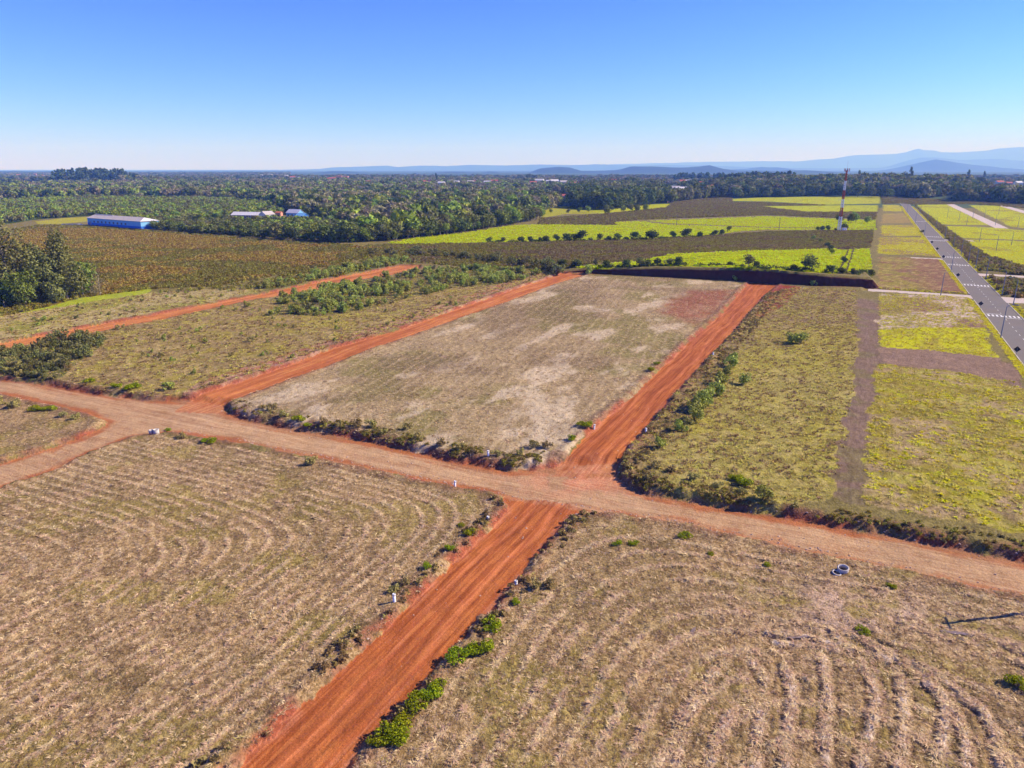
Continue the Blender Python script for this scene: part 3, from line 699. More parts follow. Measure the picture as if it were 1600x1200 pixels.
# crops
for i, n in enumerate(('crop1', 'crop2', 'crop3', 'crop4', 'crop5', 'crop6')):
    m_ = Z(n) & (prt['sb'] * (prt['h'] > .25) > -9) & ~clf
    paint(m_, (186, 192, 2), (158, 162, 0), .42, 0.0, 10 + i)
    paint(m_ * sstep(.5, .66, p16), (196, 186, 4), (166, 154, 2), .45, k=.6)
paint(Z('crop4') & (gx < 95), (176, 168, 50), (150, 140, 40), .5, k=.6)
for n in ('crop3', 'crop5', 'crop6', 'crop2'):
    e_ = edge_dist(xw, yw, PLAN[n], True, 6.0)
    paint(np.exp(-(e_ / (1.3 if n != 'crop2' else .9)) ** 2) * sstep(.3, .5, p5), (104, 92, 44), (84, 74, 36), .5, k=.8)
    paint(Z(n) * sstep(.54, .64, fbm(Vv / 3, U / 40, 120, 3)), (168, 168, 20), (140, 138, 10), .5, k=.5)
paint(Z('crop1') * sstep(.54, .66, fbm(gx / 30, gy / 4, 121, 3)), (170, 172, 16), (144, 142, 8), .5, k=.5)
# tractor lines through the nearest crop
TRV = (7.6, 5.0)
for dv in TRV:
    q = np.abs(Vv + dv)
    paint(Z('crop1') * (q < 0.55) * (gx > 100), (96, 84, 20), (78, 70, 16), .5)
paint(Z('clearH') | Z('clearB'), (192, 184, 50), (160, 152, 44)); paint(Z('hillfield'), (182, 150, 80), (150, 130, 66))
paint(Z('farfield') | Z('townfield'), (184, 190, 70), (150, 160, 60))
# street sides
rd = Fg['road']; sg = Fg['gravel']; sr = Fg['red']
side = (1 - sstep(.8, 3.2, rd)) * (rd > 0) * sstep(.38, .58, p2 * .6 + p5 * .4)
paint(side, (170, 118, 92), (132, 92, 72), .5, k=.85)
paint((rd > 0) * (1 - sstep(.3, 1.3, rd)) * sstep(.5, .6, p5), (180, 92, 64), (150, 76, 54), .5, k=.8)
# streets
onred = sr < 0; ong = (sg < 0) & ~onred
jun = np.clip(1 + sg / 3.0, 0, 1)          # 1 where the red street leaves the gravel
kN = onred & (Fg['road_n'] <= sr + .01) | onred & (Fg['road_s'] <= sr + .01)
kNE = onred & ((Fg['road_ne'] <= sr + .01) | (Fg['road_w'] <= sr + .01))
paint(kN, (208, 126, 70), (172, 92, 48), .48, .8)
paint(kNE, (222, 148, 88), (192, 114, 62), .48, .8)
paint(onred * sstep(.45, .6, fbm(Vv / 1.4, U / 22, 110, 3)), (182, 100, 56), (154, 80, 44), .5, k=.6)
paint(onred * sstep(-.9, -.2, sr) * sstep(.45, .55, p5), (212, 142, 108), (184, 104, 74), .5, k=.6)
paint(ong, (206, 168, 126), (180, 136, 98), .48, .5)
paint(ong * sstep(-1.9, -.7, sg + (p5 - .5) * 2.0 + .5 * (U > 90)), (190, 112, 66), (162, 90, 52), .5, k=.85)
paint(ong * sstep(.5, .64, fbm(U / 1.3, Vv / 18, 111, 3)), (188, 144, 106), (162, 118, 84), .5, k=.6)
paint((sg < 0) & onred, (208, 152, 108), (180, 112, 76), .5, .5, k=.7)
# wheel tracks
wob = (fbm(U / 16, U * 0 + 2.2, 112, 2) - .5) * 2.6
for v_, w_, k_ in ((-38.7, .35, .7), (-37.1, .3, .6), (-35.4, .38, .75), (-33.7, .3, .6), (-36.2, .2, .5)):
    paint((kN & (sg > -2)) * np.exp(-((Vv - v_ - wob) / w_) ** 2) * sstep(.3, .5, fbm(Vv, U / 9, 113, 2)), (158, 82, 48), (134, 68, 38), .5, .8, k=k_)
for v_, w_, k_ in ((-37.9, .3, .5), (-34.5, .35, .55)):
    paint((kN & (sg > -2)) * np.exp(-((Vv - v_ - wob) / w_) ** 2), (222, 136, 92), (196, 110, 70), .5, .8, k=k_)
for v_, w_, k_ in ((-120.6, .35, .6), (-118.9, .35, .6), (-116.8, .4, .6), (-115.2, .3, .5)):
    paint((kNE & (sg > -2)) * np.exp(-((Vv - v_ - wob) / w_) ** 2), (198, 104, 64), (172, 86, 52), .5, .8, k=k_)
wobg = (fbm(Vv / 16, Vv * 0 + 5.2, 114, 2) - .5) * 1.4
uc = U - .05 * np.clip(Vv + 30, 0, 80)
for u_, w_, k_ in ((86.9, .4, .6), (88.4, .35, .55), (90.2, .4, .6), (91.8, .35, .5)):
    paint(ong * np.exp(-((uc - u_ - wobg) / w_) ** 2) * sstep(.3, .55, fbm(U, Vv / 9, 115, 2)), (220, 184, 142), (200, 158, 116), .4, .5, k=k_)
jn = np.exp(-(((gx - 11) / 9) ** 2 + ((gy - 102) / 6) ** 2)) * (rd < 0)
paint(jn * sstep(.35, .6, p2), (226, 164, 124), (196, 116, 82), .45, k=.9)
for n, o in (('road_ne', 2), ('road_n', 3), ('road_s', 4), ('road_w', 5)):
    oid[(Fg[n] < 0) & (oid == 0)] = o
oid[(sg < 0)] = 1
along_red = np.stack([Vv * 2.6, U * 0.07, np.zeros(N)], 1)
along_g = np.stack([U * 2.4, Vv * 0.12, np.zeros(N)], 1)
flow[onred] = along_red[onred]; flow[ong] = along_g[ong]
tm = mT | Z('redN') | Z('redE') | clf
flow[tm] = np.stack([Vv * 1.6, U * 0.25, np.zeros(N)], 1)[tm]

GROUND = ground_material()
NY = len(ys)
qi = (np.arange(NY - 1)[:, None] * NX + np.arange(NX - 1)[None, :]).ravel()
quads = np.stack([qi, qi + 1, qi + 1 + NX, qi + NX], 1)
fo = oid[quads]; fo = np.where((fo == fo[:, :1]).all(1), fo[:, 0], np.max(fo, 1))
P3 = np.stack([gx, gy, gz], 1)
# shared smooth normals so the cut lines do not show
zz = gz.reshape(NY, NX); xx = gx.reshape(NY, NX)
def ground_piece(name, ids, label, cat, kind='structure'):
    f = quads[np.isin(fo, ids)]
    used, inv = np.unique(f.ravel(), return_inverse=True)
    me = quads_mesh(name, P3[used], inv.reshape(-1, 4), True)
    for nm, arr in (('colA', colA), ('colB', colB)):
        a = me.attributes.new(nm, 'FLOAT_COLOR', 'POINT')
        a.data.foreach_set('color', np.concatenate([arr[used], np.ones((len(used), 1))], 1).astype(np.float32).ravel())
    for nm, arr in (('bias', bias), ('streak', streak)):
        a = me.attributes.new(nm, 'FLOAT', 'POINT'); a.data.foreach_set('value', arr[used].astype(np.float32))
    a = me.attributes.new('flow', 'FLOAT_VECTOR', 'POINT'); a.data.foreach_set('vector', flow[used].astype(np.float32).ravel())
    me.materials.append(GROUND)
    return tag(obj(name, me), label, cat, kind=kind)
ground_piece('ground', [0], 'dry mown lots and scrub land reaching to the hills', 'ground')
ground_piece('gravel_road', [1], 'pale pinkish gravel street crossing the picture from left to right', 'road')
ground_piece('dirt_road', [2], 'orange dirt road running up from the left junction past the central lot', 'road')
ground_piece('dirt_road', [3], 'red dirt road from the middle junction up to the dark earth bank', 'road')
ground_piece('dirt_road', [4], 'red rutted dirt road in front leading down to the bottom edge', 'road')
ground_piece('dirt_road', [5], 'narrow orange dirt road on the left behind the shrubs', 'road')
for i, l in enumerate(('yellow green crop field on top of the dark earth bank', 'long yellow green crop field behind the row of small trees',
                       'yellow green crop field strip left of the mast foot', 'small yellow field in front of the dark wood',
                       'farthest yellow field strip in front of the wood behind the mast', 'yellow field strip behind the mast at half its height')):
    ground_piece('crop_field', [10 + i], l, 'field')

# ------------------------------------------------------------------ hills on the horizon
hill_mat = plain('wooded_hillside', lin(46, 62, 40, .8), .95, .35, .004)
def hills(name, D, line, label, wob, depth):
    xs = np.linspace(line[0][0], line[-1][0], 420)
    h = np.interp(xs, [p[0] for p in line], [p[1] for p in line])
    h = h + (fbm(xs / (wob * 9), xs * 0 + 3.3, 5, 4) - .5) * wob * .9
    h = np.maximum(h, -1.5)
    ts = np.linspace(-1, 1, 25)
    V = []
    for t in ts:
        prof = np.cos(t * math.pi / 2) ** 1.2
        gul = 1 - (0.55 * abs(t) ** .7) * fbm(xs / (wob * 14) + 4, np.full_like(xs, t * 1.4), 8, 3)
        z = np.where(h > 0, np.maximum(h * prof * np.where(abs(t) < .01, 1, gul), -1.5), -1.5)
        V.append(np.stack([xs, np.full_like(xs, D + t * depth), z], 1))
    V = np.concatenate(V); n = len(xs)
    q = (np.arange(24)[:, None] * n + np.arange(n - 1)[None, :]).ravel()
    me = quads_mesh(name, V, np.stack([q, q + 1, q + 1 + n, q + n], 1), True); me.materials.append(hill_mat)
    return tag(obj(name, me), label, 'hills', kind='structure')
for k, lab, wob, dep in (('near_hills', 'low dark blue wooded hills on the horizon', 14, 900), ('mid_hills', 'blue peaked hill on the right behind the trees', 16, 1400),
                    ('long_ridge', 'pale blue long ridge behind the hills', 14, 1500), ('far_range', 'palest distant mountain range rising to the right', 40, 2500)):
    D_, ln = HILLS[k]
    hills('hills', D_, ln, lab, wob, dep)

# ------------------------------------------------------------------ foliage meshes
LK = 1.7
def leaf_cloud(seed, lobes, n, size, flat=0.35):
    r = np.random.default_rng(seed)
    L = np.array(lobes, float)
    w = (L[:, 3] * L[:, 4] * L[:, 5]) ** (2 / 3); w /= w.sum()
    li = r.choice(len(L), n, p=w)
    d = r.normal(size=(n, 3)); d /= np.linalg.norm(d, axis=1)[:, None]
    rad = 0.50 + 0.55 * r.random(n) ** 0.55
    c = L[li, :3] + d * L[li, 3:6] * rad[:, None]
    nrm = d * 0.8 + r.normal(size=(n, 3)) * 0.75 + np.array([0, 0, .25]); nrm /= np.linalg.norm(nrm, axis=1)[:, None]
    a = np.cross(nrm, r.normal(size=(n, 3))); a /= np.linalg.norm(a, axis=1)[:, None]
    b = np.cross(nrm, a)
    s = size * (0.6 + 0.8 * r.random(n))
    a *= s[:, None]; b *= (s * (0.55 + 0.5 * r.random(n)))[:, None]
    k = r.random((n, 1)) * .7 + .5
    V = np.stack([c - a, c - b * .8 + a * .15, c + a * k, c + b], 1).reshape(-1, 3)
    return V, np.arange(n * 4).reshape(n, 4)
def cloud_mesh(name, seed, lobes, n, size, mat):
    V, Q = leaf_cloud(seed, lobes, n, size)
    me = quads_mesh(name, V, Q); me.materials.append(mat); return me

bark = plain('bark', lin(122, 100, 80, .8), .95, .3, 4)
pale_bark = plain('pale_bark', lin(170, 155, 135, .8), .95, .25, 4)
LEAF = {
    'forest': leaf_mat('leaves_forest', lin(108, 114, 46, LK), lin(58, 66, 26, LK)),
    'olive': leaf_mat('leaves_olive', lin(116, 114, 64, LK), lin(70, 70, 36, LK)),
    'grey': leaf_mat('leaves_grey_green', lin(134, 124, 90, LK), lin(90, 84, 58, LK)),
    'fresh': leaf_mat('leaves_fresh', lin(132, 140, 54, LK), lin(84, 100, 30, LK)),
    'dark': leaf_mat('leaves_dark', lin(80, 90, 42, LK), lin(42, 52, 22, LK)),
    'bright': leaf_mat('leaves_bright', lin(178, 186, 26), lin(96, 112, 14), .35, .35),
    'shrub': leaf_mat('leaves_shrub', lin(140, 142, 66, 2.0), lin(92, 100, 38, 2.0)),
    'dryshrub': leaf_mat('leaves_dry', lin(146, 132, 78, LK), lin(98, 90, 48, LK), .15),
    'blue': leaf_mat('leaves_pine', lin(84, 98, 62, LK), lin(48, 62, 38, LK)),
}
def lobes_round(seed, rx, h0, h1, k):
    r = np.random.default_rng(seed); out = []
    hc = (h0 + h1) / 2; hh = (h1 - h0) / 2
    for i in range(k):
        a = 2 * math.pi * (i + r.random() * .7) / k; q = rx * (0.25 + 0.4 * r.random())
        s = .38 + .28 * r.random()
        out.append((q * math.cos(a), q * math.sin(a), hc + hh * (r.random() * 1.1 - .55), rx * s, rx * s, hh * (s + .08)))
    out.append((0, 0, hc + hh * .35, rx * .5, rx * .5, hh * .62))
    return out
def lobes_tall(seed, rx, h0, h1, k):
    r = np.random.default_rng(seed); out = []
    for i in range(k):
        f = (i + .5) / k; z = h0 + (h1 - h0) * f
        q = rx * (1.05 - .75 * f) * (.35 + .5 * r.random()); a = r.random() * 7
        s = rx * (.62 - .30 * f) * (.75 + .5 * r.random())
        out.append((q * math.cos(a), q * math.sin(a), z, s, s, s * (.75 + .4 * r.random())))
    return out
def trunk_mesh(seed, h, r0, reach, n_limb, mat, sides=6):
    r = np.random.default_rng(seed); m = MB()
    lean = r.normal(size=2) * h * .03
    m.tube([(0, 0, -.3), (lean[0] * .4, lean[1] * .4, h * .45), (lean[0], lean[1], h * .9)], [r0, r0 * .75, r0 * .25], sides, False)
    for i in range(n_limb):
        z = h * (.3 + .5 * r.random()); a = r.random() * 6.3
        q = reach * (.5 + .4 * r.random())
        m.tube([(lean[0] * z / h, lean[1] * z / h, z), (q * .5 * math.cos(a), q * .5 * math.sin(a), z + h * .10), (q * math.cos(a), q * math.sin(a), z + h * .22)], [r0 * .45, r0 * .3, r0 * .1], 5, False)
    return m.mesh('trunk', mat)

def tree_kind(kind, seed):
    """(trunk mesh, crown mesh) of a tree about 10 m tall"""
    if kind == 'round': return trunk_mesh(seed, 8, .22, 3, 5, bark), cloud_mesh('crown', seed, lobes_round(seed, 4.2, 2.2, 10, 8), 620, .62, LEAF['forest'])
    if kind == 'darkround': return trunk_mesh(seed, 8, .22, 3, 5, bark), cloud_mesh('crown', seed, lobes_round(seed, 4.4, 1.6, 10, 9), 620, .62, LEAF['dark'])
    if kind == 'fresh': return trunk_mesh(seed, 8, .2, 3, 5, bark), cloud_mesh('crown', seed, lobes_round(seed, 4.0, 2.0, 10, 7), 520, .6, LEAF['fresh'])
    if kind == 'olive': return trunk_mesh(seed, 8, .22, 3, 6, pale_bark), cloud_mesh('crown', seed, lobes_round(seed, 4.0, 2.6, 10, 8), 480, .58, LEAF['olive'])
    if kind == 'grey': return trunk_mesh(seed, 9, .2, 2.6, 6, pale_bark), cloud_mesh('crown', seed, lobes_tall(seed, 3.2, 2.5, 9.6, 9), 380, .52, LEAF['grey'])
    if kind == 'tall': return trunk_mesh(seed, 9, .16, 1.6, 6, pale_bark), cloud_mesh('crown', seed, lobes_tall(seed, 2.2, 2.8, 9.7, 9), 380, .48, LEAF['blue'])
TREES = {}
for i, k in enumerate(('round', 'darkround', 'fresh', 'olive', 'grey', 'tall')):
    TREES[k] = [tree_kind(k, 300 + i * 10 + j) for j in range(3)]
ndup = [0]
def put_tree(kind, x, y, h, label, group=None, name='tree', wide=1.0, var=None, cat='tree'):
    j = ndup[0] % 3 if var is None else var; ndup[0] += 1
    tm, cm = TREES[kind][j]
    z = hz(x, y)
    t = thing(name, label, cat, (x, y, z), random.random() * 6.28, group, (h / 10 * wide, h / 10 * wide, h / 10))
    obj('trunk', tm, t); obj('crown', cm, t)
    return t

# shrubs about 1 m in radius, 1.7 m tall
def shrub_kind(mat, seed, n=520, size=.12, low=False):
    r = np.random.default_rng(seed)
    lb = []
    for i in range(9):
        a = r.random() * 6.3; q = .75 * r.random() ** .5 + .05; s = .24 + .26 * r.random()
        lb.append((q * math.cos(a), q * math.sin(a), (.25 if low else .35) + (.25 if low else .75) * r.random(), s, s, s * (.6 if low else .95)))
    st = MB()
    for i in range(5):
        a = r.random() * 6.3; q = .45 * r.random()
        st.tube([(0, 0, -.15), (q * .5 * math.cos(a), q * .5 * math.sin(a), .4), (q * math.cos(a), q * math.sin(a), .9 if not low else .5)], [.04, .03, .012], 4, False)
    return st.mesh('stem', bark), cloud_mesh('foliage', seed, lb, n, size, mat)
SHRUBS = {'bright': [shrub_kind(LEAF['bright'], 500 + j, 950, .075, True) for j in range(3)],
          'olive': [shrub_kind(LEAF['dryshrub'], 510 + j) for j in range(3)],
          'green': [shrub_kind(LEAF['shrub'], 520 + j, 460) for j in range(4)],
          'thick': [shrub_kind(LEAF['olive'], 530 + j, 420) for j in range(3)]}
def put_shrub(kind, x, y, r, label, group=None, tall=1.0):
    k = SHRUBS[kind]; sm, fm = k[ndup[0] % len(k)]; ndup[0] += 1
    t = thing('shrub', label, 'shrub', (x, y, hz(x, y)), random.random() * 6.28, group, (r, r, r * tall))
    obj('stem', sm, t); obj('foliage', fm, t)
    return t

# ------------------------------------------------------------------ scatter of what nobody could count
def scatter(name, pts, rot, scl, srcs, label, cat, pick=None, tilt=0.0):
    """one object whose points carry small plants"""
    c = bpy.data.collections.new(name + '_plants')
    for i, me in enumerate(srcs):
        o = bpy.data.objects.new('%s_plant_%02d' % (name, i), me); c.objects.link(o)
    n = len(pts)
    me = bpy.data.meshes.new(name)
    me.vertices.add(n); me.vertices.foreach_set('co', np.ascontiguousarray(pts, np.float32).ravel())
    a = me.attributes.new('turn', 'FLOAT_VECTOR', 'POINT')
    rv = np.zeros((n, 3)); rv[:, 2] = rot
    if tilt: rv[:, :2] = rng.normal(size=(n, 2)) * tilt
    a.data.foreach_set('vector', rv.astype(np.float32).ravel())
    a = me.attributes.new('size', 'FLOAT_VECTOR', 'POINT')
    sc = np.asarray(scl, float)
    if sc.ndim == 1: sc = np.repeat(sc[:, None], 3, 1)
    a.data.foreach_set('vector', sc.astype(np.float32).ravel())
    a = me.attributes.new('pick', 'INT', 'POINT')
    a.data.foreach_set('value', (rng.integers(0, len(srcs), n) if pick is None else np.asarray(pick)).astype(np.int32))
    me.update()
    o = tag(obj(name, me), label, cat, kind='stuff')
    ng = bpy.data.node_groups.new(name, 'GeometryNodeTree')
    ng.interface.new_socket('Geometry', in_out='INPUT', socket_type='NodeSocketGeometry')
    ng.interface.new_socket('Geometry', in_out='OUTPUT', socket_type='NodeSocketGeometry')
    gi = ng.nodes.new('NodeGroupInput'); go = ng.nodes.new('NodeGroupOutput')
    ip = ng.nodes.new('GeometryNodeInstanceOnPoints')
    ci = ng.nodes.new('GeometryNodeCollectionInfo'); ci.inputs['Collection'].default_value = c
    ci.inputs['Separate Children'].default_value = True; ci.inputs['Reset Children'].default_value = True
    def na(nm, ty):
        q = ng.nodes.new('GeometryNodeInputNamedAttribute'); q.data_type = ty; q.inputs['Name'].default_value = nm; return q.outputs['Attribute']
    ng.links.new(gi.outputs[0], ip.inputs['Points']); ng.links.new(ci.outputs[0], ip.inputs['Instance'])
    ip.inputs['Pick Instance'].default_value = True
    ng.links.new(na('pick', 'INT'), ip.inputs['Instance Index'])
    ng.links.new(na('turn', 'FLOAT_VECTOR'), ip.inputs['Rotation'])
    ng.links.new(na('size', 'FLOAT_VECTOR'), ip.inputs['Scale'])
    ng.links.new(ip.outputs[0], go.inputs[0])
    md = o.modifiers.new('plants', 'NODES'); md.node_group = ng
    return o

def tuft_mesh(name, seed, n, spread, length, width, rise, mat):
    """a tuft of bent grass blades lying outwards"""
    r = np.random.default_rng(seed); V = []; Q = []
    for i in range(n):
        a = r.random() * 6.283; q = spread * r.random() ** .6 * .6
        c = np.array([q * math.cos(a), q * math.sin(a), -.02]); b = a + r.normal() * .8
        l = length * (.5 + r.random()); d = np.array([math.cos(b), math.sin(b), 0]); s = np.array([-d[1], d[0], 0]) * width * (.6 + .8 * r.random())
        up = rise * (.4 + 1.0 * r.random())
        p1 = c + d * l * .35 + np.array([0, 0, up * .8]); p2 = c + d * l + np.array([0, 0, up * (1.0 if rise > .3 else .55)])
        o = len(V); V += [c - s, c + s, p1 + s * .9, p1 - s * .9, p2 + s * .25, p2 - s * .25]
        Q += [(o, o + 1, o + 2, o + 3), (o + 3, o + 2, o + 4, o + 5)]
    me = quads_mesh(name, np.array(V), np.array(Q)); me.materials.append(mat); return me
straw1 = leaf_mat('straw_pale', lin(226, 198, 162, 1.25), lin(180, 150, 112, 1.25), .38, .4)
straw2 = leaf_mat('straw_brown', lin(160, 132, 96, 1.25), lin(116, 94, 64, 1.25), .38, .4)
gold = leaf_mat('grass_gold', lin(192, 178, 94, 1.5), lin(150, 138, 66, 1.5), .38, .3)
lime = leaf_mat('grass_lime', lin(208, 198, 16, 1.5), lin(160, 152, 10, 1.5), .38, .3)
cropm = leaf_mat('crop_leaves', lin(204, 212, 0, 1.5), lin(164, 172, 0, 1.5), .38, .25)
heath = leaf_mat('heath_leaves', lin(162, 136, 62, 1.35), lin(120, 100, 44, 1.35), .38, .35)
heath2 = leaf_mat('heath_olive', lin(150, 138, 60, 1.35), lin(106, 98, 40, 1.35), .38, .35)
heath3 = leaf_mat('heath_umber', lin(142, 122, 78, 1.4), lin(100, 86, 52, 1.4), .38, .35)
S_straw = [tuft_mesh('tuft', 700 + i, 14, .30, .34, .026, .07, straw1) for i in range(3)] + [tuft_mesh('tuft', 705 + i, 14, .30, .32, .026, .08, straw2) for i in range(3)]
S_gold = [tuft_mesh('tuft', 710 + i, 14, .42, .45, .04, .26, gold) for i in range(3)] + [tuft_mesh('tuft', 715 + i, 14, .42, .45, .045, .28, straw2) for i in range(2)]
S_lime = [tuft_mesh('tuft', 720 + i, 14, .42, .42, .045, .24, lime) for i in range(3)]
S_crop = [tuft_mesh('tuft', 725 + i, 14, .45, .5, .09, .45, cropm) for i in range(3)]
def heath_src(mat, s0): return [cloud_mesh('bush', s0 + i, [(0, 0, .35, .7, .7, .45), (.4, .2, .3, .5, .5, .4), (-.35, .25, .3, .5, .5, .38)], 34, .3, mat) for i in range(3)]
S_heath = heath_src(heath, 730); S_heath2 = heath_src(heath2, 740); S_heath3 = heath_src(heath3, 750)

def in_poly_points(polys, density, r, avoid_road=0.25, keep=None, clip_view=True):
    out = []
    for p in polys:
        q = np.array(PLAN[p] if isinstance(p, str) else p)
        lo, hi = q.min(0), q.max(0)
        lo = np.maximum(lo, [-1e5, 30])
        n = int((hi[0] - lo[0]) * (hi[1] - lo[1]) * density)
        pts = lo + r.random((n, 2)) * (hi - lo)
        m = inside(pts[:, 0], pts[:, 1], q)
        if clip_view: m &= np.abs(pts[:, 0]) < 14 + .76 * pts[:, 1]
        out.append(pts[m])
    pts = np.concatenate(out)
    F = base_fields(pts[:, 0], pts[:, 1])
    m = F['road'] > avoid_road
    if keep is not None: m &= keep(pts[:, 0], pts[:, 1], F)
    pts = pts[m]
    z = height(pts[:, 0], pts[:, 1])
    return np.column_stack([pts, z])
r7 = np.random.default_rng(77)
def dens_keep(x, y, F):      # thinner with distance, clumpy
    return r7.random(len(x)) < np.clip(65 / np.maximum(y, 40), 0, 1) ** 1.6 * (.35 + 1.1 * fbm(x / 1.6, y / 1.6, 131, 2)) 
pts = in_poly_points(['lotSW', 'lotSE', 'lotIsl'], 22, r7, .35, dens_keep)
n = len(pts)
prb = {}
height(pts[:, 0], pts[:, 1], None, prb)
onrow = np.clip(prb['rSW'] + prb['rSE'] + np.exp(-((prb['tr'] - .1) / .4) ** 2), 0, 1)
kp_ = r7.random(n) < .32 + .68 * onrow
pts = pts[kp_]; onrow = onrow[kp_]; n = len(pts)
brown = r7.random(n) > .45 + .5 * onrow
pk = np.where(brown, 3 + r7.integers(0, 3, n), r7.integers(0, 3, n))
scatter('dry_grass', pts, r7.random(n) * 6.28, (.4 + .6 * r7.random(n)) * (1 + .3 * onrow), S_straw, 'dry straw and stubble lying on the mown lots in front', 'grass', pk, .18)
pts = in_poly_points(['lotN'], 2.2, r7, .4, lambda x, y, F: r7.random(len(x)) < .3 + .7 * fbm(x / 2, y / 2, 132, 2))
n = len(pts)
scatter('dry_grass', pts, r7.random(n) * 6.28, .6 + .6 * r7.random(n), S_straw, 'cropped dry grass on the central lot', 'grass', None, .15)
def clumpy(s, lo, hi, sc):
    return lambda x, y, F: r7.random(len(x)) < .35 + .65 * sstep(lo, hi, fbm(x / sc, y / sc, s, 3))
pts = in_poly_points(['lotE1', 'lotE0'], 1.7, r7, .8, clumpy(133, .32, .62, 2.5))
n = len(pts)
scatter('rough_grass', pts, r7.random(n) * 6.28, .5 + .7 * r7.random(n), S_gold, 'rough golden grass on the lot right of the red road', 'grass', None, .1)
pts = in_poly_points(['lotH', 'lotG', 'lotF'], 1.6, r7, .8, clumpy(134, .42, .62, 4))
n = len(pts)
scatter('rough_grass', pts, r7.random(n) * 6.28, .6 + .7 * r7.random(n), S_lime[:2] + S_gold[:3], 'yellow green grass tufts on the lots by the paved street', 'grass', None, .1)
pts = in_poly_points(['lotNW', 'strawW', 'bankNE'], 1.2, r7, .8, clumpy(135, .35, .65, 3))
n = len(pts)
scatter('rough_grass', pts, r7.random(n) * 6.28, .6 + .8 * r7.random(n), S_gold + S_straw[:3], 'dry and yellow grass tufts between the two orange roads', 'grass', None, .1)
# dark verge growth along the gravel street
PLAN['vergeall'] = [(-40, 110), (-40, 135), (20, 112), (75, 90), (75, 70), (40, 80)]
def verge(x, y, F):
    u, v = uv(x, y)
    north = u > 88
    d = F['gravel']
    return north & (d > .6) & (d < 4.2) & (F['red'] > 2.5) & (r7.random(len(x)) < 2.6 * (fbm(x / 3.5, y / 3.5, 136, 2) - .34)) & (x > -60)
pts = in_poly_points(['lotN', 'lotE1', 'lotH', 'track', 'vergeall'], 4.5, r7, .5, verge)
n = len(pts)
scatter('verge_growth', pts, r7.random(n) * 6.28, .2 + .3 * r7.random(n), S_heath3[:2] + S_heath2 + S_gold[:1], 'dark brown weeds along the upper edge of the gravel street', 'weeds', None, .1)
def verge2(x, y, F):
    u, v = uv(x, y)
    a = (F['road_n'] > .5) & (F['road_n'] < 5.5) & (v > -33)
    b = (F['road_s'] > .5) & (F['road_s'] < 2.6)
    return (a | b) & (F['gravel'] > .8) & (r7.random(len(x)) < sstep(.35, .7, fbm(x / 2.5, y / 2.5, 137, 2)))
pts = in_poly_points(['lotE1', 'lotSE', 'lotSW', 'lotE0'], 2.2, r7, .5, verge2)
n = len(pts)
scatter('verge_growth', pts, r7.random(n) * 6.28, .3 + .4 * r7.random(n), S_heath3 + S_gold[:2], 'brown weeds on the edges of the red roads', 'weeds', None, .1)
# heath and scrub
pts = in_poly_points(['brownW'], .55, r7, 1.0, clumpy(138, .15, .6, 6))
n = len(pts)
pk = np.where(pts[:, 1] + 700 * (fbm(pts[:, 0] / 26, pts[:, 1] / 22, 139, 3) - .5) > 400, r7.integers(0, 3, n), 3 + r7.integers(0, 3, n))
scatter('heath', pts, r7.random(n) * 6.28, .7 + .7 * r7.random(n), S_heath + S_heath2, 'brown knee high heath in the wide field on the left', 'heath', pk)
pts = in_poly_points(['gapW'], .22, r7, 1.0, lambda x, y, F: ~inside(x, y, PLAN['brownW']) & ~inside(x, y, PLAN['crop2']))
n = len(pts)
scatter('heath', pts, r7.random(n) * 6.28, .7 + .7 * r7.random(n), S_heath2 + S_gold[:2], 'olive weeds around the edges of the brown field', 'heath')
pts = in_poly_points(['scrubMid'], .5, r7, 1.0, clumpy(140, .2, .6, 7))
n = len(pts)
pk = np.where(fbm(pts[:, 0] / 25, pts[:, 1] / 8, 141, 3) > .54, r7.integers(0, 3, n), 3 + r7.integers(0, 3, n))
scatter('heath', pts, r7.random(n) * 6.28, .6 + .6 * r7.random(n), S_heath3 + S_heath2, 'dark brown fallow scrub between the yellow fields', 'heath', pk)
pts = in_poly_points(['scrubFar', 'darkR', 'darkR2', 'gapR', 'gapR2'], .16, r7, 1.0)
n = len(pts)
scatter('heath', pts, r7.random(n) * 6.28, 1.0 + .9 * r7.random(n), S_heath2 + S_heath3, 'olive brown scrub behind the yellow fields and by the paved street', 'heath')
pts = in_poly_points(['crop1', 'crop2', 'crop3'], .9, r7, 1.0, lambda x, y, F: ~((np.minimum(np.abs(uv(x, y)[1] + TRV[0]), np.abs(uv(x, y)[1] + TRV[1])) < .7) & (y < 440) & (x > 100)) & (fbm(x / 5, y / 5, 156, 3) > .36) & (macro(x, y)[1] * (macro(x, y)[3] > .25) >= 0) & (r7.random(len(x)) < np.clip(360 / y, 0, 1) ** 2))
n = len(pts)
scatter('crop_plants', pts, r7.random(n) * 6.28, .8 + .5 * r7.random(n), S_crop, 'bright yellow green crop plants covering the fields', 'crop')
pts = in_poly_points(['lotR1', 'lotR2', 'lotR3', 'lotR4', 'lotA', 'lotC', 'lotD'], .35, r7, 1.0, lambda x, y, F: r7.random(len(x)) < np.clip(330 / y, 0, 1) ** 2 * 1.2)
n = len(pts)
scatter('rough_grass', pts, r7.random(n) * 6.28, .9 + .6 * r7.random(n), S_lime, 'yellow grass covering the building lots on both sides of the paved street', 'grass')

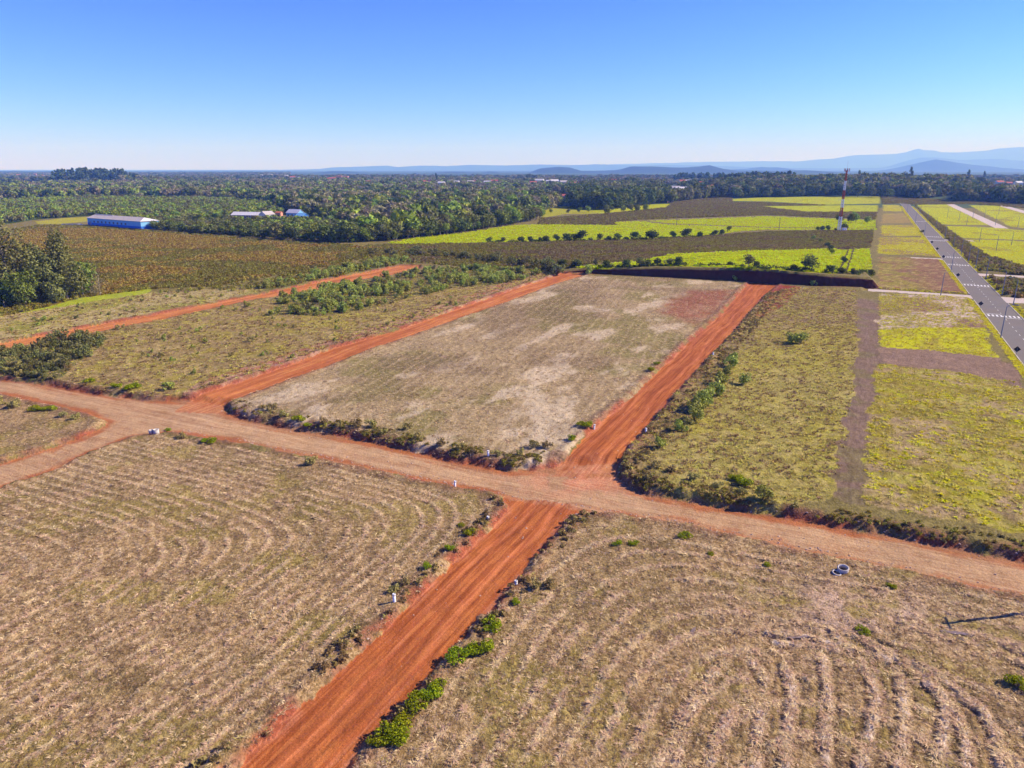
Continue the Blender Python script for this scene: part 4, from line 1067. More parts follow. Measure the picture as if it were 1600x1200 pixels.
# ------------------------------------------------------------------ listed shrubs
for kind, adj, tall in (('bright', 'bright green', .9), ('olive', 'dark olive brown', 1.0), ('green', 'mid green', 1.15)):
    zones = {}
    for (x, y, r) in BUSH[kind]:
        u, v = uv(x, y)
        if u < 86: zn = 'right of the red road in front' if v > -36 else ('left of the red road in front' if v > -52 else 'on the large lot at lower left')
        elif u < 100: zn = 'on the gravel street bank' if v > -105 else 'by the left junction'
        elif v > -33: zn = 'on the grassy right lot'
        else: zn = 'at the edge of the central lot' if v > -112 else 'on the land left of the orange road'
        if u < 86 and v > -20: zn = 'near the gravel street'
        zones.setdefault(zn, []).append((x, y, r))
    for zn, lst in zones.items():
        lst.sort(key=lambda q: q[0])
        for i, (x, y, r) in enumerate(lst):
            lb = '%s shrub %s' % (adj, zn) if len(lst) == 1 else '%s shrub %s, %s from the left' % (adj, zn, nth(i + 1))
            put_shrub(kind, x, y, r * (.85 if kind == 'bright' else .52 if kind == 'olive' else .95), lb, None if len(lst) == 1 else '%s shrubs %s' % (adj, zn), tall)
# thickets: each shrub that can be told apart
def thicket(poly, kind, count, rmin, rmax, label, group, seed, tall=1.15, cond=None):
    r = np.random.default_rng(seed); q = np.array(PLAN[poly]); lo, hi = q.min(0), q.max(0); got = []
    while len(got) < count:
        p = lo + r.random((400, 2)) * (hi - lo)
        m = inside(p[:, 0], p[:, 1], q) & (np.abs(p[:, 0]) < 10 + .74 * p[:, 1])
        p = p[m]; F = base_fields(p[:, 0], p[:, 1]); p = p[F['road'] > 1.6]
        for a in p:
            if cond is not None and r.random() > cond(a[0], a[1]): continue
            rad = rmin + (rmax - rmin) * r.random()
            if all((a[0] - b[0]) ** 2 + (a[1] - b[1]) ** 2 > (.62 * (rad + b[2])) ** 2 for b in got):
                got.append((a[0], a[1], rad))
                if len(got) >= count: break
        rmin *= .985; rmax *= .985
    for a in got: put_shrub(kind, a[0], a[1], a[2], label, group, tall)
nz = lambda s, sc: (lambda x, y: float(sstep(.35, .6, fbm(np.array([x / sc]), np.array([y / sc]), s, 3))[0]))
thicket('thickMid', 'green', 125, 1.2, 2.5, 'green rounded shrub in the thicket between the two orange roads', 'shrubs in the thicket between the orange roads', 41, 1.1, nz(142, 9))
thicket('thickUp', 'green', 55, 1.0, 2.2, 'green rounded shrub in the strip beyond the narrow orange road', 'shrubs beyond the narrow orange road', 42, 1.1)
thicket('thickNW', 'thick', 60, 1.0, 2.0, 'dull olive shrub in the dense clump at the left edge above the gravel street', 'shrubs in the clump at the left edge', 43, 1.15)
def more_shrubs(poly, dens, s0, s1, srcs, label, seed, lo=.35, hi=.6):
    p = in_poly_points([poly], dens, r7, 1.6, clumpy2(seed, lo, hi))
    n = len(p); h_ = s0 + (s1 - s0) * r7.random(n) ** 1.6
    scatter('scrub', p, r7.random(n) * 6.28, np.stack([h_, h_, h_ * 1.1], 1), srcs, label, 'scrub')
def clumpy2(s, lo, hi): return lambda x, y, F: r7.random(len(x)) < sstep(lo, hi, fbm(x / 8, y / 8, s, 3))
more_shrubs('thickMid', .10, .7, 1.9, [k[1] for k in SHRUBS['green'] + SHRUBS['thick'][:1]], 'lower green scrub filling the thicket between the orange roads', 142)
more_shrubs('thickUp', .10, .6, 1.7, [k[1] for k in SHRUBS['green']], 'lower green scrub in the strip beyond the narrow orange road', 143, .2, .5)
more_shrubs('thickNW', .22, .5, 1.2, [k[1] for k in SHRUBS['thick'] + SHRUBS['olive'][:1]], 'lower olive scrub in the clump at the left edge', 144, .2, .5)
more_shrubs('lotNW', .03, .4, 1.0, [k[1] for k in SHRUBS['green'][:2] + SHRUBS['olive'][:2]], 'scattered small bushes on the land between the orange roads', 145, .4, .7)
more_shrubs('strawW', .03, .4, 1.1, [k[1] for k in SHRUBS['green'][:2] + SHRUBS['thick'][:2]], 'scattered small bushes on the dry strip before the brown field', 146, .4, .65)
# hedge behind the thicket
r5 = np.random.default_rng(5)
hp = [(-76, 400), (-40, 392), (-10, 372), (14, 342), (22, 322)]
hp = np.array(hp); 
hx = np.interp(np.linspace(0, 1, 26), np.linspace(0, 1, len(hp)), hp[:, 0]); hy = np.interp(np.linspace(0, 1, 26), np.linspace(0, 1, len(hp)), hp[:, 1])
for i in range(26):
    put_shrub('thick', hx[i] + r5.normal() * 1.5, hy[i] + r5.normal() * 3, 2.2 + r5.random() * 1.6, 'dark bush in the hedge behind the shrub thicket, %s from the left' % nth(i + 1), 'hedge behind the thicket', 1.0)

# ------------------------------------------------------------------ single trees
ct = SPOT['crop2trees']; hs = [3.5, 3.2, 4.2, 3.6, 3, 4.4, 4.6, 5, 5, 7.2, 4.6, 3.6, 4.8, 5, 7.4, 4.8, 6.4, 4.4, 4, 3.6, 3.8]
for i, (x, y) in enumerate(ct):
    put_tree('darkround' if i % 4 else 'round', x, y, hs[i], 'small dark tree in the row before the long yellow field, %s from the left' % nth(i + 1), 'trees before the long yellow field', wide=1.1 + .5 * r5.random())
bt = SPOT['banktrees']; hs = [4.6, 3.6, 4, 3.2, 3, 3.8, 4, 3, 3.8, 3.2, 3.8, 2.2, 5.6, 3, 3, 6.2, 3.2, 2.8, 2.4, 3]
for i, (x, y) in enumerate(bt):
    k = 'round' if i in (15, 0) else ('darkround' if i % 3 else 'olive')
    put_tree(k, x, y + 1.2, hs[i], 'small tree on top of the dark earth bank, %s from the left' % nth(i + 1), 'trees on the earth bank', wide=1.15 + .6 * r5.random())
hp_ = []
for ln_, dens_ in ((ct, 2.2), (bt, 1.8)):
    q_ = np.array(sorted(ln_)); k_ = 190
    s_ = r5.random(k_); xs_ = q_[0, 0] + (q_[-1, 0] - q_[0, 0]) * s_ ** 1.15
    hp_.append(np.stack([xs_ + r5.normal(size=k_) * .8, np.interp(xs_, q_[:, 0], q_[:, 1]) + 1.0 + r5.normal(size=k_) * 1.1], 1))
hp_ = np.concatenate(hp_); n = len(hp_)
S_hedge = [cloud_mesh('bush', 760 + i, [(0, 0, .5, .8, .8, .6), (.5, .2, .4, .6, .6, .5), (-.45, .25, .45, .6, .6, .5)], 70, .22, LEAF['dark' if i % 2 else 'forest']) for i in range(4)]
scatter('hedge_growth', np.column_stack([hp_, height(hp_[:, 0], hp_[:, 1])]), r5.random(n) * 6.28, .6 + 1.3 * r5.random(n) ** 2, S_hedge, 'low dark weeds and bushes filling the tree rows of the yellow fields', 'hedge')
# tall trees at the left edge
big = [('olive', 29, 1.25), ('olive', 20, 1.35), ('olive', 24, .95), ('darkround', 13, 1.15), ('darkround', 12, 1.2), ('olive', 16, 1.2), ('olive', 27, 1.2), ('grey', 9, 1.0), ('grey', 7, .9), ('darkround', 9, 1.2)]
big_lab = ['tallest olive green tree at the left edge', 'broad olive tree in the middle of the left tree group', 'slender tall tree on the right of the left tree group', 'short dark tree at the right end of the left tree group',
           'low dark tree in front of the left tree group', 'middle sized olive tree behind the low dark one at left', 'tall olive tree cut by the left picture edge', 'thin grey half bare tree right of the left tree group',
           'smaller grey bare sapling beside the left tree group', 'low dark bush like tree at the foot of the left group']
def big_tree(seed, rx, h, mat, n, size, tall=True):
    lb = lobes_tall(seed, rx, h * .16, h * .97, 15) if tall else lobes_round(seed, rx, h * .1, h, 10)
    return trunk_mesh(seed, h * .93, h * .018, rx * .7, 10, pale_bark, 8), cloud_mesh('crown', seed, lb, n, size, mat)
for i, ((x, y), (k, h, wd), lb) in enumerate(zip(SPOT['leftTrees'], big, big_lab)):
    mat = {'olive': LEAF['olive'], 'darkround': LEAF['dark'], 'grey': LEAF['grey']}[k]
    if k == 'darkround': mat = LEAF['forest'] if i != 9 else LEAF['dark']
    tm, cm = big_tree(900 + i, h * (.27 if k == 'olive' else .40) * wd, h, mat, 5200 if h > 13 else (1800 if k != 'grey' else 350), .40 if k != 'grey' else .28, k != 'darkround')
    t = thing('tree', lb, 'tree', (x, y, hz(x, y)), i * 1.3, 'trees at the left edge'); obj('trunk', tm, t); obj('crown', cm, t)
# hedge line right of the yellow field, mast foot
for i, (x, y) in enumerate([(200, 446), (206, 470), (190, 418), (181, 396), (168, 352), (214, 500)]):
    put_tree('fresh' if i % 2 else 'darkround', x - 10, y - 12, 3.2, 'bushy tree at the right end of the yellow fields, %s from the front' % nth([3, 4, 2, 5, 1, 6][i]), 'bushy trees at the right end of the yellow fields', wide=1.3)
tx, ty = SPOT['tower'][0]
for i, (dx, dy, h) in enumerate([(-12, 3, 4.2), (-7, 4, 4), (-16, 2, 3), (6, 4, 6), (-4, -3, 2.5)]):
    put_tree('darkround', tx + dx, ty + dy, h, ('dark bushy tree at the foot of the mast, %s from the left' % nth([2, 3, 1, 5, 4][i])), 'bushy trees at the mast foot', wide=1.2)
for i, (dx, dy, h) in enumerate([(48, 85, 8), (55, 92, 9), (42, 95, 7), (60, 80, 6)]):
    put_tree('fresh' if i % 2 else 'round', tx + dx, ty + dy, h, 'rounded tree in the clump right behind the mast, %s by height' % nth([2, 1, 3, 4][i]), 'clump right behind the mast', wide=1.2)
# ------------------------------------------------------------------ woods: front trees as things, the mass behind as stuff
def along(line, step):
    p = np.array(line, float); seg = np.hypot(*(p[1:] - p[:-1]).T); L = np.concatenate([[0], np.cumsum(seg)])
    s = np.arange(0, L[-1], step); return np.stack([np.interp(s, L, p[:, 0]), np.interp(s, L, p[:, 1])], 1)
r9 = np.random.default_rng(9)
el = along(PLAN['edgeline'], 6.5)
keepouts = [(SPOT['blue'], 8), (SPOT['house2'], 4), (SPOT['house3'], 2)]
kinds = ['round', 'round', 'fresh', 'darkround', 'olive', 'round']
cnt = 0
for row in range(2):
    for p in el:
        x = p[0] + r9.normal() * 2.5 + row * 1.5; y = p[1] + row * 8 + r9.normal() * 2.5
        if x < -297 and row == 0: continue
        h = (6.5 if x < -170 else 9.5) * (.7 + .6 * r9.random()) + (2 if row and x > -130 else 0)
        if x < -190 and row == 0: h = 4 + 3 * r9.random()
        put_tree(kinds[r9.integers(0, 6)], x, y, h, 'leafy tree in the front rows of the wood behind the brown field', 'front trees of the wood behind the brown field', wide=.95 + .3 * r9.random()); cnt += 1
for p in along([PLAN['woodC'][0], PLAN['woodC'][7], PLAN['woodC'][6], PLAN['woodC'][5]], 9):
    put_tree('darkround' if r9.random() < .6 else 'round', p[0] + r9.normal() * 3, p[1] + r9.normal() * 4, 14 + 6 * r9.random(), 'dark tree in the front row of the wood behind the small yellow field', 'front trees of the middle wood', wide=1.0)
for i, (x, y, h) in enumerate([(74, 800, 6), (84, 805, 7), (108, 830, 7), (114, 836, 6), (124, 812, 7), (132, 815, 9), (140, 820, 8), (152, 832, 8), (60, 780, 5), (100, 770, 8), (42, 790, 5)]):
    put_tree(['round', 'fresh', 'olive'][i % 3], x, y, h, 'small round tree on the yellow field before the middle wood, %s by nearness' % nth([6, 7, 9, 11, 5, 4, 8, 10, 2, 1, 3][i]), 'small trees on the field before the middle wood', wide=1.2)
for p in along([(330, 1165), (532, 1240), (640, 1150), (775, 1265), (960, 1500)], 13):
    put_tree('darkround' if r9.random() < .5 else 'round', p[0] + r9.normal() * 5, p[1] + 25 + r9.normal() * 6, 13 + 7 * r9.random(), 'dark tree in the front row of the wood behind the mast', 'front trees of the wood behind the mast', wide=1.1)
for p in along([(756, 1092), (900, 1130), (930, 1005), (1080, 960)], 11):
    if abs(p[0]) < .8 * p[1] + 20: put_tree('darkround' if r9.random() < .6 else 'fresh', p[0] + r9.normal() * 3, p[1] + r9.normal() * 6, 9 + 5 * r9.random(), 'dark tree in the front row of the wood at the right edge', 'front trees of the right wood', wide=1.2)
# palms among the front trees
palm_leaf = leaf_mat('palm_fronds', lin(150, 158, 74), lin(100, 114, 44))
def palm_mesh(seed):
    r = np.random.default_rng(seed); m = MB(); 
    for i in range(15):
        a = 6.283 * i / 15 + r.random() * .3; up = .2 + .9 * r.random()
        d = np.array([math.cos(a), math.sin(a), 0]); s = np.array([-d[1], d[0], 0])
        pr_ = None
        for k in range(5):
            t = k / 4; p = d * 2.6 * t + np.array([0, 0, 8.6 + up * 1.6 * t - 2.2 * t * t]); w = .42 * (1 - abs(t - .4) * 1.2) + .05
            a_, b_ = p - s * w - np.array([0, 0, .25 * w]), p + s * w - np.array([0, 0, .25 * w])
            if pr_ is not None: m.add([pr_[0], pr_[1], b_, a_], [(0, 1, 2, 3)])
            pr_ = (a_, b_)
    return m.mesh('fronds', palm_leaf)
palms = [palm_mesh(i) for i in range(3)]
ptr = MB().tube([(0, 0, -.3), (.12, 0, 4), (.05, .1, 8.6)], [.2, .15, .12], 7, False).mesh('trunk', pale_bark)
pl = sorted(SPOT['palms'])
for i, (x, y) in enumerate(pl):
    s = .9 + .5 * r9.random()
    t = thing('palm_tree', 'slender palm with pale green fronds before the wood, %s from the left' % nth(i + 1), 'palm tree', (x, y, hz(x, y)), i * 1.1, 'palms before the wood', s)
    obj('trunk', ptr, t); obj('fronds', palms[i % 3], t)
# masses
def lite_tree(kind, seed, n, size):
    lb = lobes_round(seed, 4.2, 1.5, 10, 7) if kind != 'tall' else lobes_tall(seed, 2.6, 1.5, 9.8, 8)
    return cloud_mesh('crown', seed, lb, n, size, LEAF[{'tall': 'blue'}.get(kind, kind)])
LT = {k: [lite_tree(k, 1000 + i * 10 + j, 170, 1.15) for j in range(3)] for i, k in enumerate(('forest', 'dark', 'olive', 'grey', 'fresh', 'tall'))}
def wood(name, polys, density, kinds, h0, h1, label, keep=None, wide=1.0):
    p = []
    for q in polys:
        q = np.array(PLAN[q] if isinstance(q, str) else q); lo, hi = q.min(0), q.max(0)
        n = int((hi[0] - lo[0]) * (hi[1] - lo[1]) * density)
        a = lo + r9.random((n, 2)) * (hi - lo); m = inside(a[:, 0], a[:, 1], q) & (np.abs(a[:, 0]) < 40 + .78 * a[:, 1]); p.append(a[m])
    p = np.concatenate(p)
    for pts_, rad in keepouts:
        c = np.mean(np.array(pts_), 0); p = p[((p - c) ** 2).sum(1) > (rad + 20) ** 2]
    if keep is not None: p = p[keep(p[:, 0], p[:, 1])]
    tw_ = np.array(TOWN + BIGWHITE)
    cl_ = np.zeros(len(p), bool)
    for (hx_, hy_) in tw_: cl_ |= (np.abs(p[:, 0] / p[:, 1] * hy_ - hx_) < 14) & (p[:, 1] < hy_ + 12) & (p[:, 1] > hy_ * .86)
    p = p[~cl_]
    n = len(p); z = macro(p[:, 0], p[:, 1])[0]
    src = []; sel = []
    for k in kinds: src += LT[k]
    # neighbouring trees tend to be of one kind
    g = fbm(p[:, 0] / 60, p[:, 1] / 90, 150, 3) + r9.normal(size=n) * .10
    ki = np.clip(np.floor((g - .25) / .5 * len(kinds)), 0, len(kinds) - 1).astype(int)
    h = (h0 + (h1 - h0) * r9.random(n) ** 2.0) * (.75 + .5 * fbm(p[:, 0] / 45, p[:, 1] / 45, 154, 2)) / 10
    sc = np.stack([h * wide * (.85 + .4 * r9.random(n)), h * wide * (.85 + .4 * r9.random(n)), h], 1)
    return scatter(name, np.column_stack([p, z]), r9.random(n) * 6.28, sc, src, label, 'wood', ki * 3 + r9.integers(0, 3, n))
wood('undergrowth', ['hedgeW'], 1 / 13, ['forest', 'fresh', 'olive', 'forest'], 2.5, 6.0, 'leafy undergrowth filling the hedge before the farm houses', None, 1.25)
wood('low_wood', ['lowforest'], 1 / 26, ['fresh', 'olive', 'fresh'], 4, 7, 'low pale green young wood behind the blue building')
wood('forest', ['tallforest'], 1 / 42, ['grey', 'fresh', 'olive', 'forest', 'dark', 'fresh', 'olive', 'grey'], 7.5, 17, 'grey green forest filling the left middle distance', lambda x, y: (r9.random(len(x)) < np.clip(1300 / y, .3, 1)) & ((fbm(x / 70, y / 110, 155, 3) > .33) | (y < 700)), .95)
wood('forest', ['woodC', 'woodTown'], 1 / 50, ['dark', 'forest', 'olive'], 13, 21, 'dark wood in the middle before the town', None, .9)
wood('forest', ['woodR', 'woodRR'], 1 / 60, ['forest', 'olive', 'dark', 'grey', 'forest'], 12, 23, 'dark green wood behind the mast and the building lots')
farb = [(-3200, 2000), (-1700, 2000), (-900, 2020), (0, 2130), (700, 1850), (1100, 1800), (1700, 1750), (4800, 6500), (-4800, 6500)]
wood('far_forest', [farb], 1 / 420, ['grey', 'forest', 'olive', 'dark'], 8, 17, 'far blue green belt of trees along the horizon',
     lambda x, y: (fbm(x / 260, y / 190, 151, 3) > .40) & ((y < 3600 + 500 * fbm(x / 400, y * 0, 153, 2)) | (x < -.30 * y)), 1.25)
wood('far_forest', [[(-4800, 6500), (4800, 6500), (6300, 8600), (-6300, 8600)]], 1 / 1500, ['dark', 'forest'], 10, 15, 'last dark line of trees below the hills', lambda x, y: (fbm(x / 500, y / 300, 152, 3) > .42) & (x < -.30 * y), 2.4)
# tall clumps that break the skyline
def clump(cx, cy_, rx, ry, n, h0, h1, label):
    a = r9.random(n) * 6.283; q = np.sqrt(r9.random(n))
    x = cx + rx * q * np.cos(a); y = cy_ + ry * q * np.sin(a); z = macro(x, y)[0]; h = (h0 + (h1 - h0) * r9.random(n)) / 10
    scatter('tall_grove', np.column_stack([x, y, z]), r9.random(n) * 6.28, np.stack([h, h, h], 1), LT['tall'], label, 'wood')
clump(-1180, 2080, 112, 60, 95, 17, 31, 'tall eucalyptus grove standing above the left horizon')
clump(560, 1700, 90, 50, 60, 24, 30, 'tall dark trees on the mound left of the mast top')
clump(755, 2300, 60, 40, 45, 26, 32, 'tall straight tree clump left of the mast top')
clump(640, 2500, 95, 40, 60, 24, 30, 'long straight tree clump above the town on the right')
for i, (x, y, h, w_) in enumerate([(-205, 2000, 33, .8), (905, 1680, 38, .7), (885, 1670, 30, 1.0), (1085, 1760, 37, .8), (770, 1640, 30, .9), (-420, 2600, 26, 1.0), (60, 2700, 26, 1.2), (1500, 2350, 36, .8)]):
    put_tree('tall' if i not in (2, 6) else 'darkround', x, y, h, ['tall lone tree above the forest left of the town', 'tallest tree right of the mast top', 'broad tree beside the tallest one right of the mast', 'tall thin tree above the far end of the paved street',
             'tall tree just right of the mast top', 'tall tree on the horizon above the grey house', 'broad tree on the horizon left of the round hill', 'tall tree near the right edge of the horizon'][i], wide=w_)

# ------------------------------------------------------------------ earth bank below the nearest crop
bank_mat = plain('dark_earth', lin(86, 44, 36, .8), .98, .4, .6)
def earth_bank():
    A = np.array(CL[0]); B = np.array(CL[-1]); T = (B - A) / np.hypot(*(B - A)); Nn = np.array([-T[1], T[0]])
    s = np.linspace(.01, .99, 420); px = np.interp(s, np.linspace(0, 1, len(CL)), [p[0] for p in CL]); py = np.interp(s, np.linspace(0, 1, len(CL)), [p[1] for p in CL])
    t = (px - A[0]) * T[0] + (py - A[1]) * T[1]
    ts = [((p[0] - A[0]) * T[0] + (p[1] - A[1]) * T[1]) for p in CL]
    hh = np.interp(t, ts, CLIFF_H)
    V = []; nr = 9
    for k in range(nr):
        f = k / (nr - 1)
        off = -.5 + 1.15 * f + .55 * (fbm(t / 1.1, np.full_like(t, f * 3), 210, 3) - .5) * (1 if 0 < k < nr - 1 else .3)
        z = -.5 + (hh + .5 + .25 * fbm(t / 2.0, t * 0, 211, 2)) * f ** .85
        V.append(np.stack([px + Nn[0] * off, py + Nn[1] * off, z], 1))
    off = np.full_like(t, 3.2); V.append(np.stack([px + Nn[0] * off, py + Nn[1] * off, hh * .96 - .25], 1))
    n = len(t); V = np.concatenate(V); q = (np.arange(nr)[:, None] * n + np.arange(n - 1)[None, :]).ravel()
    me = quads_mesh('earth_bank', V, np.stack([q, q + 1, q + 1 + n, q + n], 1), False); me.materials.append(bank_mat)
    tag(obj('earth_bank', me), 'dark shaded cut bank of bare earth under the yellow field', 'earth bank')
earth_bank()

# ------------------------------------------------------------------ paved street and side streets
def asphalt_mat(name, c, var):
    m, nt, b = new_mat(name)
    g = nd(nt, 'ShaderNodeNewGeometry').outputs['Position']
    f = noise_node(nt, g, .25, 6, .7); f2 = noise_node(nt, g, 9, 2, .6)
    col = mix_rgb(nt, f, np.array(c) * (1 - var), np.array(c) * (1 + var)); col = mix_rgb(nt, math_node(nt, 'MULTIPLY', f2, .35), col, np.array(c) * 1.4)
    f3 = noise_node(nt, g, .06, 5, .7); f3 = math_node(nt, 'MULTIPLY_ADD', f3, 2.2, -1.05, True)
    col = mix_rgb(nt, f3, col, np.array(c) * np.array([1.25, .98, .8]))
    nt.links.new(col, b.inputs['Base Color']); b.inputs['Roughness'].default_value = .85
    return m
asphalt = asphalt_mat('asphalt', lin(120, 112, 104, .8), .22)
concrete = asphalt_mat('pale_concrete', lin(198, 182, 170, .8), .15)
paint_white = plain('road_paint', lin(232, 228, 222, .85), .7, .15, .8)
kerb_mat = plain('kerb_stone', lin(205, 192, 180, .85), .85, .15, 2)
def zmac(x, y): return float(macro(np.array([x]), np.array([y]))[0][0])
def strip(m, u0, u1, v0, v1, dz, step=25.0, h=0.0):
    """a sheet (or with h a low solid) following the land between u0..u1 and v0..v1"""
    k = max(1, int(math.ceil(abs(u1 - u0) / step)))
    us = np.linspace(u0, u1, k + 1); V = []
    for u in us:
        for v in (v0, v1):
            x, y = xy(u, v); V.append((x, y, zmac(x, y) + dz))
    F = [(2 * i, 2 * i + 1, 2 * i + 3, 2 * i + 2) for i in range(k)]
    if h:
        n = len(V); V += [(x, y, z - h) for x, y, z in V]
        for i in range(k):
            F.append((2 * i + 2, 2 * i, n + 2 * i, n + 2 * i + 2)[::-1]); F.append((2 * i + 1, 2 * i + 3, n + 2 * i + 3, n + 2 * i + 1)[::-1])
        F.append((0, 1, n + 1, n)[::-1]); F.append((2 * k + 1, 2 * k, n + 2 * k, n + 2 * k + 1)[::-1])
    m.add(V, F)
road = tag(strip and obj('asphalt_road', None), 'grey asphalt street with white markings running to the far wood at right', 'road', kind='structure')
m = MB(); strip(m, 165, 1175, 39.1, 48.9, 0.0); m.build('roadway', asphalt, road)
def open_at(u, side):
    gaps = [(306.5, 320.5), (438, 449)] if side < 0 else [(303, 321), (377, 391), (560, 574)]
    return any(a < u < b for a, b in gaps)
for side, v0, v1 in ((-1, 38.85, 39.1), (1, 48.9, 49.15)):
    cuts = sorted([165, 1175] + [q for a in ([(306.5, 320.5), (438, 449)] if side < 0 else [(303, 321), (377, 391), (560, 574)]) for q in a])
    for a, b in zip(cuts[::2], cuts[1::2]):
        m = MB(); strip(m, a, b, v0, v1, .13, 30, .4); m.build('kerb', kerb_mat, road)
m = MB()
u = 172.0
while u < 480:
    strip(m, u, u + 2.0, 43.94, 44.06, .006); u += 6.0
o = m.build('lane_marking', paint_white, road); o['kind'] = 'stuff'
for (x, y) in SPOT['cross']:
    u, v = uv(x, y); m = MB()
    for k in range(8):
        v_ = 39.7 + k * 1.18; strip(m, u - 1.6, u + 1.6, v_, v_ + .55, .006)
    strip(m, u - 3.4, u - 3.0, 44.2, 48.6, .006); strip(m, u + 3.0, u + 3.4, 39.5, 43.8, .006)
    m.build('crosswalk', paint_white, road)
def side_street(u0, u1, v0, v1, label):
    r_ = tag(obj('side_street', None), label, 'street', kind='structure')
    m = MB()
    k = max(1, int((v1 - v0) / 20)); 
    for i in range(k): strip(m, u0, u1, v0 + (v1 - v0) * i / k, v0 + (v1 - v0) * (i + 1) / k, -.012, 25)
    m.build('pavement', concrete, r_)
    return r_
side_street(309.5, 318.0, 4, 39.1, 'pale concrete side street left of the asphalt street')
side_street(379.0, 388.5, 48.9, 150, 'pale side street on the right, farther of the two')
side_street(304.5, 319.0, 48.9, 150, 'pale side street at the right edge, nearer one')
side_street(563, 572, 48.9, 66, 'short pale stub street far up on the right')
side_street(440.5, 446.5, 24, 39.1, 'short pale stub street on the left of the asphalt street')
st = tag(obj('side_street', None), 'pale concrete street parallel to the asphalt one on the right', 'street', kind='structure')
m = MB(); strip(m, 702, 1185, 94.5, 104, -.012); m.build('pavement', concrete, st)
st = tag(obj('side_street', None), 'farthest pale concrete street at the right edge', 'street', kind='structure')
m = MB(); strip(m, 860, 1185, 152, 161.5, -.012); m.build('pavement', concrete, st)
# lime verges: short tufts along the kerbs
vp = []
for v0, v1, gaps in ((36.4, 38.7, [(304, 323), (436, 451)]), (49.3, 51.3, [(300, 324), (374, 394), (558, 576)])):
    k = int(1000 * (v1 - v0) * 2.2); uu = 165 + r9.random(k) ** 1.6 * 900; vv = v0 + (v1 - v0) * r9.random(k)
    ok = np.ones(k, bool)
    for a, b in gaps: ok &= ~((uu > a) & (uu < b))
    vp.append(np.stack(xy(uu[ok], vv[ok]), 1))
for u0 in (319.2, 308.2):
    k = 130; uu = u0 + (r9.random(k) - .5) * 1.6; vv = 8 + r9.random(k) * 30; vp.append(np.stack(xy(uu, vv), 1))
vp = np.concatenate(vp); n = len(vp)
scatter('verge_grass', np.column_stack([vp, height(vp[:, 0], vp[:, 1])]), r9.random(n) * 6.28, .7 + .5 * r9.random(n), S_lime, 'yellow green grass verges along the kerbs of the asphalt street', 'grass')

# street lamps
steel = plain('galvanised_steel', lin(128, 136, 156, .85), .55, .12, 3, .5, .3)
glass = plain('lamp_glass', lin(215, 218, 222), .3, .05, 3, .5)
def make_lamp(h=9.2, arm=True):
    t = thing('street_lamp', 'x', 'street lamp', (0, 0, 0))
    obj('post', MB().tube([(0, 0, -.4), (0, 0, h)], [.17, .09], 8).mesh('post', steel), t)
    obj('base_plate', MB().box((0, 0, .05), (.5, .5, .14)).mesh('base_plate', steel), t)
    if arm:
        obj('arm', MB().tube([(0, 0, h - .25), (.5, 0, h + .35), (1.6, 0, h + .6), (2.0, 0, h + .6)], .05, 6).mesh('arm', steel), t)
        hd = obj('lamp_head', MB().box((2.35, 0, h + .6), (.8, .3, .14)).mesh('lamp_head', steel), t)
        obj('lamp_glass', MB().box((2.4, 0, h + .51), (.55, .22, .05)).mesh('lamp_glass', glass), hd)
    return t
def copy_tree(o, parent=None):
    c = o.copy(); coll.objects.link(c); c.parent = parent
    for ch in list(o.children): copy_tree(ch, c)
    return c
lamp0 = make_lamp(); first = [True]
def place_lamp(x, y, rz, label, group, s=1.0):
    o = lamp0 if first[0] else copy_tree(lamp0); first[0] = False
    o.location = (x, y, zmac(x, y) - .02); o.rotation_euler = (0, 0, rz); o.scale = (s, s, s); o['label'] = label; o['group'] = group
    return o
for i, (x, y) in enumerate(sorted(SPOT['lampL'], key=lambda p: p[1])):
    u, v = uv(x, y); v = min(v, 38.3); x, y = xy(u, v)
    place_lamp(x, y, -R(26), 'grey street lamp on the left kerb of the asphalt street, %s from the front' % nth(i + 1), 'lamps left of the asphalt street')
for i, (x, y) in enumerate(sorted(SPOT['lampR'], key=lambda p: p[1])):
    u, v = uv(x, y); x, y = xy(u, 49.9)
    place_lamp(x, y, R(154), 'grey street lamp on the right kerb of the asphalt street, %s from the front' % nth(i + 1), 'lamps right of the asphalt street')
fl = sorted(SPOT['lampFar'], key=lambda p: p[1])
for i, (x, y) in enumerate(fl):
    place_lamp(x, y, R(154), 'thin grey lamp post among the yellow lots at right, %s from the front' % nth(i + 1), 'lamp posts among the right lots', .95)
# road signs seen from behind
sign_back = plain('sign_back', lin(44, 42, 48), .6, .2, 3); sign_face = plain('sign_face', lin(228, 180, 20, .8), .5, .08, 3)
for i, (x, y) in enumerate(SPOT['signs']):
    u, v = uv(x, y); x, y = xy(u, 38.4)
    t = thing('road_sign', 'dark diamond road sign seen from behind on the left kerb, %s from the front' % nth(i + 1), 'road sign', (x, y, zmac(x, y)), -R(26), 'diamond signs along the asphalt street')
    obj('post', MB().tube([(0, 0, -.3), (0, 0, 2.75)], .04, 6).mesh('post', steel), t)
    d = .78
    pl_ = obj('panel', MB().add([(0, .05, 2.3 - d), (d, .05, 2.3), (0, .05, 2.3 + d), (-d, .05, 2.3), (0, .075, 2.3 - d), (d, .075, 2.3), (0, .075, 2.3 + d), (-d, .075, 2.3)],
        [(0, 1, 2, 3), (1, 0, 4, 5), (2, 1, 5, 6), (3, 2, 6, 7), (0, 3, 7, 4), (7, 6, 5, 4)]).mesh('panel', sign_back), t)
    obj('face', MB().add([(0, .079, 2.3 - d * .95), (d * .95, .079, 2.3), (0, .079, 2.3 + d * .95), (-d * .95, .079, 2.3)], [(3, 2, 1, 0)]).mesh('face', sign_face), pl_)
# kerbside bush
x, y = xy(625, 38.0); put_shrub('thick', x, y, 1.6, 'dark green bush on the left kerb far up the asphalt street')

